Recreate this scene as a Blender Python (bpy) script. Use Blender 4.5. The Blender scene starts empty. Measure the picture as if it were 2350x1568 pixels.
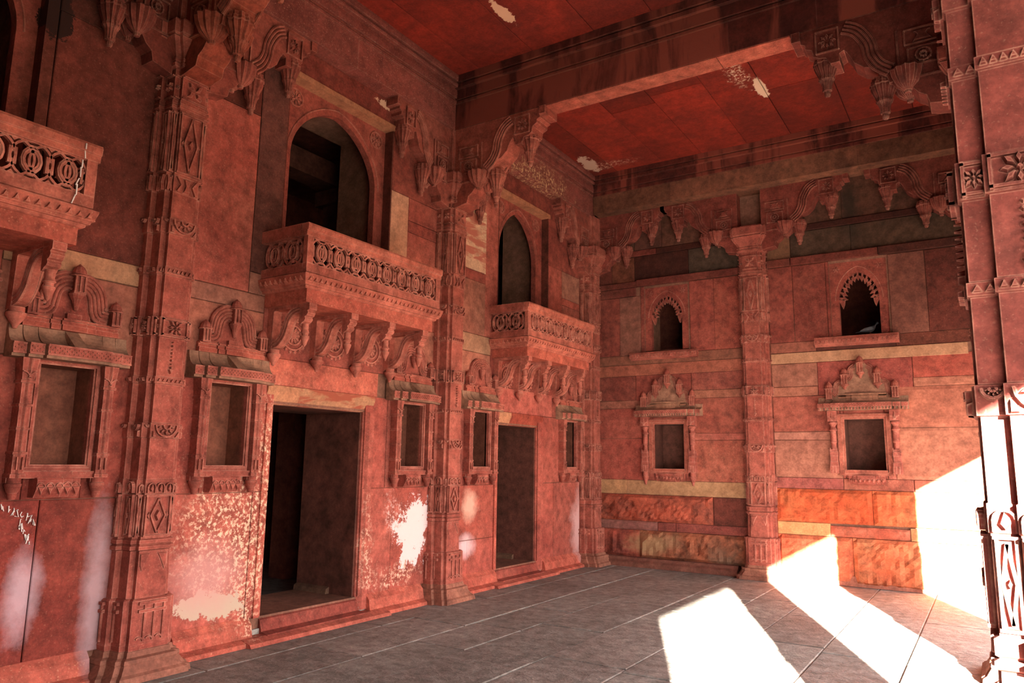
import bpy, bmesh, math, random
from math import pi, sin, cos, radians as R
from mathutils import Matrix, Vector, noise

random.seed(7)
sc = bpy.context.scene
C = sc.collection

# ------------------------------------------------------------------ camera
CAMPOS = Vector((5.7, 0.0, 1.6))
yaw, pitch, roll = R(32.75896), R(9.25488), R(0.84496)
f = Vector((-sin(yaw) * cos(pitch), cos(yaw) * cos(pitch), sin(pitch)))
r = Vector((cos(yaw), sin(yaw), 0.0))
u = r.cross(f)
r2 = cos(roll) * r + sin(roll) * u
u2 = -sin(roll) * r + cos(roll) * u
cam_d = bpy.data.cameras.new('camera')
cam_d.sensor_width = 36.0
cam_d.lens = 1697.11 / 2350 * 36.0
cam_d.clip_start = 0.02
cam = bpy.data.objects.new('camera', cam_d)
C.objects.link(cam)
m = Matrix((r2, u2, -f)).transposed().to_4x4()
m.translation = CAMPOS
cam.matrix_world = m
sc.camera = cam

# ------------------------------------------------------------------ light
SUN_DIR = Vector((-0.44, 1.0, -0.264)).normalized()
sun_d = bpy.data.lights.new('sun', 'SUN')
sun_d.energy = 200.0
sun_d.angle = R(0.6)
sun_d.color = (1.0, 0.88, 0.74)
sun = bpy.data.objects.new('sun', sun_d)
sun.rotation_euler = SUN_DIR.to_track_quat('-Z', 'Y').to_euler()
C.objects.link(sun)

world = bpy.data.worlds.new('sky')
sc.world = world
world.use_nodes = True
wn, wl = world.node_tree.nodes, world.node_tree.links
wn.clear()
wo = wn.new('ShaderNodeOutputWorld')
bg = wn.new('ShaderNodeBackground')
tc = wn.new('ShaderNodeTexCoord')
sp = wn.new('ShaderNodeSeparateXYZ')
rp = wn.new('ShaderNodeValToRGB')
wl.new(tc.outputs['Generated'], sp.inputs[0])
wl.new(sp.outputs['Z'], rp.inputs[0])
rp.color_ramp.elements[0].position = 0.0
rp.color_ramp.elements[0].color = (1.0, 0.90, 0.79, 1)
rp.color_ramp.elements[1].position = 0.6
rp.color_ramp.elements[1].color = (0.85, 0.86, 0.90, 1)
wl.new(rp.outputs[0], bg.inputs[0])
bg.inputs[1].default_value = 10.0
wl.new(bg.outputs[0], wo.inputs[0])

vs = sc.view_settings
vs.view_transform = 'Standard'
vs.look = 'None'
vs.gamma = 1.0
vs.use_curve_mapping = False
vs.exposure = 0.12
sc.cycles.max_bounces = 8
sc.cycles.diffuse_bounces = 3
sc.cycles.sample_clamp_indirect = 12.0
sc.cycles.use_denoising = True

# ------------------------------------------------------------------ materials
def node(nt, t, **kw):
    n = nt.nodes.new(t)
    for k, v in kw.items():
        setattr(n, k, v)
    return n

def mixc(nt, fac, a, b, mode='MIX'):
    n = node(nt, 'ShaderNodeMix', data_type='RGBA', blend_type=mode)
    for s, v in ((0, fac), (6, a), (7, b)):
        if isinstance(v, (int, float)):
            n.inputs[s].default_value = v
        elif isinstance(v, tuple):
            n.inputs[s].default_value = (*v, 1) if len(v) == 3 else v
        else:
            nt.links.new(v, n.inputs[s])
    return n.outputs[2]

def noise_n(nt, vec, scale, detail=5, rough=0.6, dist=0.0):
    n = node(nt, 'ShaderNodeTexNoise')
    n.inputs['Scale'].default_value = scale
    n.inputs['Detail'].default_value = detail
    n.inputs['Roughness'].default_value = rough
    n.inputs['Distortion'].default_value = dist
    nt.links.new(vec, n.inputs['Vector'])
    return n.outputs['Fac']

def rng(nt, v, a, b, c=0.0, d=1.0):
    n = node(nt, 'ShaderNodeMapRange')
    nt.links.new(v, n.inputs[0])
    for i, x in enumerate((a, b, c, d)):
        n.inputs[i + 1].default_value = x
    return n.outputs[0]

def mth(nt, op, a, b=None):
    n = node(nt, 'ShaderNodeMath', operation=op)
    for i, v in enumerate((a, b)):
        if v is None:
            continue
        if isinstance(v, (int, float)):
            n.inputs[i].default_value = v
        else:
            nt.links.new(v, n.inputs[i])
    return n.outputs[0]

def stone(name, c1, c2, blotch=1.7, grain=42, speck=0.0, speck_col=(0.62, 0.36, 0.24), stains=(), bump=0.25,
          rough=0.85, streak=None, dirt=0.35, var=1.0, wear=None):
    """procedural sandstone in world space; Object colour tints each block"""
    mt = bpy.data.materials.new(name)
    mt.use_nodes = True
    nt = mt.node_tree
    bs = nt.nodes['Principled BSDF']
    bs.inputs['Roughness'].default_value = rough
    bs.inputs['Specular IOR Level'].default_value = 0.25
    geo = node(nt, 'ShaderNodeNewGeometry')
    pos = geo.outputs['Position']
    oi = node(nt, 'ShaderNodeObjectInfo')
    big = noise_n(nt, pos, blotch, 7, 0.62, 0.4)
    col = mixc(nt, rng(nt, big, 0.36, 0.62), c1, c2)
    mid = noise_n(nt, pos, 9.0, 5, 0.65)
    dk = rng(nt, mid, 0.30, 0.75, 1.0 - dirt, 1.0 + dirt * 0.55)
    col = mixc(nt, var, col, dk, 'MULTIPLY')
    gr = noise_n(nt, pos, grain, 4, 0.7)
    g2 = rng(nt, gr, 0.25, 0.75, 0.72, 1.25)
    col = mixc(nt, 1.0, col, g2, 'MULTIPLY')
    if streak:
        mp = node(nt, 'ShaderNodeMapping')
        mp.inputs['Rotation'].default_value = streak[0]
        mp.inputs['Scale'].default_value = streak[1]
        nt.links.new(pos, mp.inputs[0])
        sn = noise_n(nt, mp.outputs[0], 1.0, 6, 0.6, 0.6)
        col = mixc(nt, rng(nt, sn, 0.46, 0.56), col, streak[2])
    if speck:
        s = noise_n(nt, pos, 75, 2, 0.5)
        col = mixc(nt, mth(nt, 'MULTIPLY', rng(nt, s, 0.62, 0.72), speck), col, speck_col)
    tint = mixc(nt, 1.0, col, oi.outputs['Color'], 'MULTIPLY')
    col = tint
    edge = noise_n(nt, pos, 4.2, 8, 0.72)
    fine = noise_n(nt, pos, 28.0, 5, 0.75)
    for (cx, cy, cz), (rx, ry, rz), sc_, amp, kind in stains:
        sub = node(nt, 'ShaderNodeVectorMath', operation='SUBTRACT')
        nt.links.new(pos, sub.inputs[0]); sub.inputs[1].default_value = (cx, cy, cz)
        dv = node(nt, 'ShaderNodeVectorMath', operation='DIVIDE')
        nt.links.new(sub.outputs[0], dv.inputs[0]); dv.inputs[1].default_value = (rx, ry, rz)
        ln = node(nt, 'ShaderNodeVectorMath', operation='LENGTH')
        nt.links.new(dv.outputs[0], ln.inputs[0])
        e = mth(nt, 'MULTIPLY', mth(nt, 'SUBTRACT', edge, 0.5), amp * (1.3 if kind == 'soft' else 2.6))
        if kind == 'hard': e = mth(nt, 'ADD', e, mth(nt, 'MULTIPLY', mth(nt, 'SUBTRACT', fine, 0.5), 1.3))
        d = mth(nt, 'ADD', ln.outputs['Value'], e)
        if kind == 'hard':
            mask = rng(nt, d, 1.0, 0.93)
        elif kind == 'soft':
            mask = mth(nt, 'MULTIPLY', rng(nt, d, 1.1, 0.3), 0.75)
        else:
            mask = mth(nt, 'MULTIPLY', rng(nt, d, 1.15, 0.45), rng(nt, fine, 0.50, 0.60))
        col = mixc(nt, mask, col, sc_)
    if wear:   # pale, rubbed arrises
        bv = node(nt, 'ShaderNodeBevel', samples=3)
        bv.inputs['Radius'].default_value = 0.009
        dt = node(nt, 'ShaderNodeVectorMath', operation='DOT_PRODUCT')
        nt.links.new(bv.outputs[0], dt.inputs[0]); nt.links.new(geo.outputs['True Normal'], dt.inputs[1])
        ed = rng(nt, dt.outputs['Value'], 0.985, 0.80)
        ed = mth(nt, 'MULTIPLY', ed, rng(nt, mid, 0.38, 0.62, 0.1, 0.75))
        col = mixc(nt, ed, col, wear)
    nt.links.new(col, bs.inputs['Base Color'])
    bp = node(nt, 'ShaderNodeBump')
    bp.inputs['Strength'].default_value = bump
    bp.inputs['Distance'].default_value = 0.012
    nt.links.new(mth(nt, 'ADD', mth(nt, 'MULTIPLY', mid, 1.2), mth(nt, 'MULTIPLY', gr, 0.5)), bp.inputs['Height'])
    nt.links.new(bp.outputs[0], bs.inputs['Normal'])
    return mt

CREAM = (0.72, 0.47, 0.30)
WHITE = (0.70, 0.52, 0.50)
M = {}
M['carved'] = stone('red_sandstone_carved', (0.42, 0.116, 0.084), (0.30, 0.070, 0.051), speck=0.25, dirt=0.5, wear=(0.66, 0.36, 0.27))
M['carved_light'] = stone('pale_pink_carved_sandstone', (0.54, 0.165, 0.12), (0.40, 0.105, 0.075), speck=0.3, dirt=0.5, wear=(0.74, 0.44, 0.34))
M['carved_grey'] = stone('weathered_sandstone', (0.34, 0.20, 0.14), (0.24, 0.13, 0.09), dirt=0.5)
lw_st = [
    ((0.08, 6.72, 0.80), (0.3, 0.26, 0.34), (0.80, 0.62, 0.62), 1.5, 'hard'),
    ((0.08, 6.35, 1.05), (0.3, 0.16, 0.22), (0.66, 0.40, 0.36), 1.4, 'fleck'),
    ((0.08, 7.72, 0.55), (0.3, 0.22, 0.16), (0.78, 0.62, 0.66), 1.0, 'soft'),
    ((0.08, 7.80, 1.05), (0.3, 0.20, 0.22), (0.72, 0.46, 0.36), 1.4, 'soft'),
    ((0.08, 4.30, 0.95), (0.3, 0.62, 0.62), (0.86, 0.58, 0.42), 0.9, 'fleck'),
    ((0.08, 4.46, 0.62), (0.3, 0.17, 0.75), (0.84, 0.54, 0.38), 0.5, 'fleck'),
    ((0.08, 4.62, 1.55), (0.3, 0.16, 0.7), (0.84, 0.56, 0.40), 0.5, 'fleck'),
    ((0.08, 4.10, 0.36), (0.3, 0.30, 0.09), (0.50, 0.40, 0.31), 1.9, 'hard'),
    ((0.08, 4.05, 0.62), (0.3, 0.40, 0.34), (0.60, 0.30, 0.28), 0.6, 'soft'),
    ((0.08, 2.62, 0.66), (0.3, 0.13, 0.34), (0.56, 0.40, 0.46), 0.9, 'soft'),
    ((0.08, 3.12, 0.55), (0.3, 0.12, 0.75), (0.50, 0.33, 0.36), 0.9, 'soft'),
    ((0.08, 5.95, 0.70), (0.3, 0.10, 0.5), (0.76, 0.46, 0.34), 1.2, 'fleck'),
    ((0.08, 6.4, 0.35), (0.3, 0.5, 0.14), (0.76, 0.46, 0.34), 1.2, 'fleck'),
    ((0.08, 10.8, 0.6), (0.3, 0.3, 0.7), (0.66, 0.42, 0.42), 1.2, 'soft'),
    ((0.08, 6.0, 5.68), (0.4, 0.22, 0.05), (0.66, 0.42, 0.30), 1.0, 'hard'),
    ((0.08, 2.40, 4.82), (0.3, 0.10, 0.17), (0.03, 0.012, 0.01), 1.0, 'hard'),
]
M['wall'] = stone('red_sandstone_wall', (0.46, 0.116, 0.084), (0.33, 0.070, 0.052), stains=lw_st, speck=0.3, bump=0.25, dirt=0.5)
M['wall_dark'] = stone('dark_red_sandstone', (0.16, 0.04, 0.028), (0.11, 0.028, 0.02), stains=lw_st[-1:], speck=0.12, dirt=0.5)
M['cream'] = stone('cream_sandstone', (0.60, 0.35, 0.24), (0.46, 0.25, 0.165), speck=0.5, speck_col=(0.25, 0.10, 0.06))
M['veined'] = stone('veined_sandstone', (0.66, 0.42, 0.28), (0.58, 0.34, 0.22),
                    streak=((R(40), 0, 0), (3, 2.0, 9), (0.42, 0.13, 0.09)))
M['brown'] = stone('brown_stained_sandstone', (0.24, 0.12, 0.075), (0.15, 0.075, 0.05), dirt=0.5,
                   stains=[((4.22, 11.3, 5.35), (0.16, 1, 0.62), (0.02, 0.015, 0.012), 1.2, 'soft')])
M['tan'] = stone('tan_sandstone', (0.40, 0.155, 0.11), (0.30, 0.11, 0.08), dirt=0.45)
M['rough'] = stone('rough_hewn_sandstone', (0.42, 0.11, 0.065), (0.24, 0.075, 0.05), blotch=3.0, dirt=0.6, bump=0.7,
                   stains=[((1.1, 11.35, 0.35), (0.5, 1, 0.2), (0.42, 0.26, 0.14), 1.6, 'soft'),
                           ((2.3, 11.35, 0.2), (0.3, 1, 0.2), (0.16, 0.10, 0.07), 1.6, 'soft')])
M['orange'] = stone('orange_red_sandstone', (0.60, 0.105, 0.045), (0.48, 0.13, 0.06), blotch=2.4, dirt=0.5, bump=0.6)
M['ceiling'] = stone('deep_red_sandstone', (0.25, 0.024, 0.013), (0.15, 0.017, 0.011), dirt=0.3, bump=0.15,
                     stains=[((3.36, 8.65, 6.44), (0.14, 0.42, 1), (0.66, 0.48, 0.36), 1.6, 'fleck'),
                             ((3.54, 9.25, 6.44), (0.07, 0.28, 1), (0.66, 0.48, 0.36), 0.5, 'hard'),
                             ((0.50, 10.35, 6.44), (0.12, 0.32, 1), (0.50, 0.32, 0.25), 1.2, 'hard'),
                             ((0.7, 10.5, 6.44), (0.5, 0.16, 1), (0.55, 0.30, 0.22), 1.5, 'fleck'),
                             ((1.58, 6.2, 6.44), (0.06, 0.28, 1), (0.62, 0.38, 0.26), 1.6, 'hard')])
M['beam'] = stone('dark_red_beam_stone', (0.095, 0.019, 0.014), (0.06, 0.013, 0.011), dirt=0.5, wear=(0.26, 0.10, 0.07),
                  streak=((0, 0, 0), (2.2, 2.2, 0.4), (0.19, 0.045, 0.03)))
M['entab'] = stone('speckled_red_sandstone', (0.29, 0.078, 0.063), (0.20, 0.050, 0.040), speck=0.6, speck_col=(0.60, 0.34, 0.25), wear=(0.52, 0.30, 0.22),
                   stains=[((0.26, 9.3, 5.85), (0.4, 0.75, 0.20), (0.66, 0.40, 0.22), 1.5, 'fleck'),
                           ((0.26, 8.6, 5.78), (0.4, 0.4, 0.10), (0.66, 0.40, 0.22), 1.5, 'fleck')])
M['floor'] = stone('grey_flagstone', (0.34, 0.325, 0.30), (0.25, 0.235, 0.215), blotch=1.3, dirt=0.5, bump=0.9, rough=0.7,
                   speck=0.25, speck_col=(0.34, 0.20, 0.15))
M['joint'] = stone('mortar', (0.30, 0.13, 0.09), (0.20, 0.09, 0.06))
M['fjoint'] = stone('floor_mortar', (0.34, 0.20, 0.14), (0.20, 0.13, 0.10))
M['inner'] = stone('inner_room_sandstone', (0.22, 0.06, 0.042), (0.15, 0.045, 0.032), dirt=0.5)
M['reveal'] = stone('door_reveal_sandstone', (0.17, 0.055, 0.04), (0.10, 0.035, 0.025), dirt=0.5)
M['chalk'] = stone('white_chalk', (0.85, 0.80, 0.78), (0.72, 0.66, 0.64), dirt=0.1)
M['ground'] = stone('courtyard_grass', (0.05, 0.055, 0.03), (0.035, 0.04, 0.022))  # unseen grass, kept dark to cut bounce light on the upper hall
M['pigeon'] = stone('grey_plumage', (0.045, 0.047, 0.055), (0.03, 0.031, 0.037), dirt=0.1, bump=0.05)
M['pigeon_dark'] = stone('dark_plumage', (0.05, 0.055, 0.065), (0.035, 0.04, 0.05), dirt=0.1, bump=0.05)
M['pigeon_pale'] = stone('pale_plumage', (0.09, 0.09, 0.105), (0.06, 0.06, 0.07), dirt=0.1, bump=0.05)

# ------------------------------------------------------------------ mesh helpers
def NB():
    return bmesh.new()

def box(bm, x0, x1, y0, y1, z0, z1):
    vs_ = [bm.verts.new(p) for p in ((x0, y0, z0), (x1, y0, z0), (x1, y1, z0), (x0, y1, z0),
                                     (x0, y0, z1), (x1, y0, z1), (x1, y1, z1), (x0, y1, z1))]
    for q in ((3, 2, 1, 0), (4, 5, 6, 7), (0, 1, 5, 4), (1, 2, 6, 5), (2, 3, 7, 6), (3, 0, 4, 7)):
        bm.faces.new([vs_[i] for i in q])

def loft(bm, rings, cap=True, close=True):
    vr = [[bm.verts.new(p) for p in ring] for ring in rings]
    n = len(vr[0])
    for a, b in zip(vr, vr[1:]):
        for i in range(n if close else n - 1):
            j = (i + 1) % n
            try:
                bm.faces.new((a[i], a[j], b[j], b[i]))
            except ValueError:
                pass
    if cap:
        try:
            bm.faces.new(list(reversed(vr[0])))
            bm.faces.new(vr[-1])
        except ValueError:
            pass
    return vr

def rect_ring(hw, y0, y1, z):
    return [(-hw, y0, z), (hw, y0, z), (hw, y1, z), (-hw, y1, z)]

def lathe(bm, prof, c=(0, 0, 0), n=16, flute=0.0, a0=0.0, a1=2 * pi, nf=8):
    """prof: list of (radius, z); optional fluting"""
    full = abs(a1 - a0 - 2 * pi) < 1e-6
    k = n if full else n + 1
    rings = []
    for rad, z in prof:
        ring = []
        for i in range(k):
            a = a0 + (a1 - a0) * i / n
            rr = max(rad, 1e-4) * (1 - flute * (0.5 - 0.5 * cos(a * nf * 1.0)))
            ring.append((c[0] + rr * cos(a), c[1] + rr * sin(a), c[2] + z))
        rings.append(ring)
    loft(bm, rings, True, True)

def prism(bm, pts, axis, a, b):
    """pts 2d polygon; axis 'x': pts are (y,z); 'y': pts are (x,z); 'z': pts (x,y)"""
    def mk(t):
        if axis == 'x':
            return [(t, p[0], p[1]) for p in pts]
        if axis == 'y':
            return [(p[0], t, p[1]) for p in pts]
        return [(p[0], p[1], t) for p in pts]
    loft(bm, [mk(a), mk(b)])

def tube(bm, pts, rad, n=6, closed=False, flat=1.0, up=None):
    """sweep a round section along a 3d polyline"""
    P = [Vector(p) for p in pts]
    rings = []
    N = len(P)
    for i in range(N):
        if closed:
            t = (P[(i + 1) % N] - P[i - 1])
        else:
            t = P[min(i + 1, N - 1)] - P[max(i - 1, 0)]
        t.normalize()
        ref = Vector(up) if up else (Vector((0, 1, 0)) if abs(t.y) < 0.9 else Vector((1, 0, 0)))
        a = t.cross(ref).normalized()
        b = a.cross(t).normalized()
        rr = rad[i] if isinstance(rad, (list, tuple)) else rad
        rings.append([tuple(P[i] + a * (rr * cos(2 * pi * (k + .5) / n)) + b * (rr * flat * sin(2 * pi * (k + .5) / n))) for k in range(n)])
    if closed:
        rings.append(rings[0])
        loft(bm, rings, cap=False)
        bmesh.ops.remove_doubles(bm, verts=bm.verts, dist=1e-6)
    else:
        loft(bm, rings)

def to_obj(name, bm, mat, parent=None, smooth=False, shift=None):
    if shift:
        bmesh.ops.translate(bm, verts=bm.verts, vec=shift)
    bmesh.ops.recalc_face_normals(bm, faces=bm.faces)
    me = bpy.data.meshes.new(name)
    bm.to_mesh(me)
    bm.free()
    me.materials.append(mat)
    if smooth:
        for p in me.polygons:
            p.use_smooth = True
        me.set_sharp_from_angle(angle=R(38))
    o = bpy.data.objects.new(name, me)
    C.objects.link(o)
    if parent is not None:
        o.parent = parent
    return o

class Thing:
    """an Empty at the thing's base with its parts; meshes are given in absolute z"""
    def __init__(s, name, label=None, cat=None, loc=(0, 0, 0), rz=0.0, group=None, kind=None):
        s.o = bpy.data.objects.new(name, None)
        s.o.empty_display_size = 0.1
        C.objects.link(s.o)
        s.o.location = loc
        s.o.rotation_euler = (0, 0, rz)
        s.z = loc[2]
        if label: s.o['label'] = label
        if cat: s.o['category'] = cat
        if group: s.o['group'] = group
        if kind: s.o['kind'] = kind
    def part(s, name, bm, mat, smooth=False, parent=None, label=None):
        o = to_obj(name, bm, mat, parent or s.o, smooth, (0, 0, -s.z))
        if label: o['label'] = label
        return o

def clone(root, loc, rz=None, label=None, scale=None, group=None):
    c = root.copy(); C.objects.link(c)
    c.location = loc
    if rz is not None: c.rotation_euler = (0, 0, rz)
    if scale: c.scale = scale
    if label: c['label'] = label
    if group: c['group'] = group
    for ch in list(root.children):
        d = ch.copy(); C.objects.link(d); d.parent = c
        for g in list(ch.children):
            e = g.copy(); C.objects.link(e); e.parent = d
    return c

def struct(name, bm, mat, smooth=False):
    o = to_obj(name, bm, mat, None, smooth)
    o['kind'] = 'structure'
    return o

LW = 0.08      # face of the left wall
FY = 11.35     # face of the far wall
RZ_L, RZ_F = -pi / 2, pi     # rotations of things fixed to the left / far wall
def FX(x): return 5.7 + (x - 5.7) * FY / 11.45
def FZ(z): return 1.6 + (z - 1.6) * FY / 11.45
ENTX, ENTY = 0.27, 10.93
ZB, ZC = 5.76, 6.44          # beam soffit, ceiling

# ------------------------------------------------------------------ walls with openings
def cells(a0, a1, b0, b1, holes):
    """split a rectangle around holes, merged in vertical strips"""
    us = sorted({a0, a1, *[min(max(h[i], a0), a1) for h in holes for i in (0, 1)]})
    out = []
    for p, q in zip(us, us[1:]):
        if q - p < 1e-4: continue
        mid = (p + q) / 2
        hs = sorted([(max(h[2], b0), min(h[3], b1)) for h in holes if h[0] < mid < h[1]])
        z = b0
        for h0, h1 in hs:
            if h0 > z + 1e-4: out.append((p, q, z, h0))
            z = max(z, h1)
        if b1 > z + 1e-4: out.append((p, q, z, b1))
    return out

def subtract(rect, holes):
    rects = [rect]
    for h in holes:
        nxt = []
        for (a, b, c, d) in rects:
            if h[0] >= b or h[1] <= a or h[2] >= d or h[3] <= c:
                nxt.append((a, b, c, d)); continue
            if h[0] > a: nxt.append((a, h[0], c, d))
            if h[1] < b: nxt.append((h[1], b, c, d))
            lo, hi = max(a, h[0]), min(b, h[1])
            if h[2] > c: nxt.append((lo, hi, c, h[2]))
            if h[3] < d: nxt.append((lo, hi, h[3], d))
        rects = nxt
    return [q for q in rects if q[1] - q[0] > 0.03 and q[3] - q[2] > 0.03]

def slab_mesh(a0, a1, b0, b1, back, face, axis, bev=0.006):
    """one facing stone: back..face is its depth direction on the given axis, front edges bevelled and a little irregular"""
    bm = NB()
    j = lambda: random.uniform(-0.002, 0.002)
    sgn = 1 if face > back else -1
    c = [(a0 + j(), b0 + j()), (a1 + j(), b0 + j()), (a1 + j(), b1 + j()), (a0 + j(), b1 + j())]
    cxm, czm = (a0 + a1) / 2, (b0 + b1) / 2
    inn = [(x + (bev if x < cxm else -bev), z + (bev if z < czm else -bev)) for x, z in c]
    def mk(p, d):
        return (d, p[0], p[1]) if axis == 'x' else ((p[0], d, p[1]) if axis == 'y' else (p[0], p[1], d))
    loft(bm, [[mk(p, back) for p in c], [mk(p, face - sgn * bev * 0.7) for p in c], [mk(p, face) for p in inn]])
    return bm

def rough_mesh(a0, a1, b0, b1, back, face, amp=0.03, nu=26, nz=10, diag=0.0, seed=0):
    """hewn stone on the far wall, front face broken up"""
    bm = NB()
    grid = []
    for j in range(nz + 1):
        row = []
        for i in range(nu + 1):
            x = a0 + (a1 - a0) * i / nu
            z = b0 + (b1 - b0) * j / nz
            e = min(i, nu - i, j, nz - j)
            s = 0 if e == 0 else 1
            v = noise.fractal(Vector((x * 3.2 + z * diag * 3 + seed, z * 4 - x * diag, seed)), 0.8, 2.1, 4)
            rd = 1 - abs(noise.noise(Vector((x * 7 + z * 7 * diag, z * 5 - x * 3 * diag, seed + 5)))) * 2
            d = face - s * amp * (0.5 + 0.6 * v + 0.5 * rd)
            row.append(bm.verts.new((x, d, z)))
        grid.append(row)
    for j in range(nz):
        for i in range(nu):
            bm.faces.new((grid[j][i], grid[j][i + 1], grid[j + 1][i + 1], grid[j + 1][i]))
    rim = grid[0] + [grid[j][nu] for j in range(1, nz + 1)] + list(reversed(grid[nz][:-1])) + [grid[j][0] for j in range(nz - 1, 0, -1)]
    bk = [bm.verts.new((v.co.x, back, v.co.z)) for v in rim]
    for i in range(len(rim)):
        k = (i + 1) % len(rim)
        bm.faces.new((rim[i], rim[k], bk[k], bk[i]))
    bm.faces.new(bk)
    return bm

def tint(o, s=0.10, base=(1, 1, 1)):
    k = 1 + random.uniform(-s, s)
    h = random.uniform(-0.04, 0.04)
    o.color = (base[0] * k, base[1] * k * (1 + h), base[2] * k * (1 + h), 1)

# ---- left wall
door = [(4.63, 5.85, 0.20, 2.11), (8.42, 9.48, 0.20, 2.11), (0.93, 2.05, 0.20, 2.11)]
NICHE_Y = [2.74, 4.11, 6.57, 7.95, 10.42]
niche_h = [(y - 0.197, y + 0.197, 1.523, 2.247) for y in NICHE_Y]
ARCH = [(5.34, 0.76), (9.05, 0.70), (1.58, 0.76)]
arch_h = [(c - h, c + h, 3.30, 5.42) for c, h in ARCH]
lh = door + niche_h + arch_h
bm = NB()
for a, b, c, d in cells(-4.6, 11.6, -0.1, 6.6, lh):
    box(bm, -0.78, LW - 0.022, a, b, c, d)
wl_o = struct('wall_left', bm, M['joint'])

def lblock(a, b, c, d, mat, proud=0.0, tb=(1, 1, 1), s=0.10):
    g = 0.003
    if c > 4.6: tb = tuple(v * .8 for v in tb)  # high stones tinted down: upper wall's shade put into the colour
    for (p, q, x, y) in subtract((a, b, c, d), lh):
        bmk = slab_mesh(p + g, q - g, x + g, y - g, LW - 0.03, LW + proud + random.uniform(-0.003, 0.003), 'x')
        o = to_obj('facing_stone', bmk, M[mat], wl_o)
        tint(o, s, tb)

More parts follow.
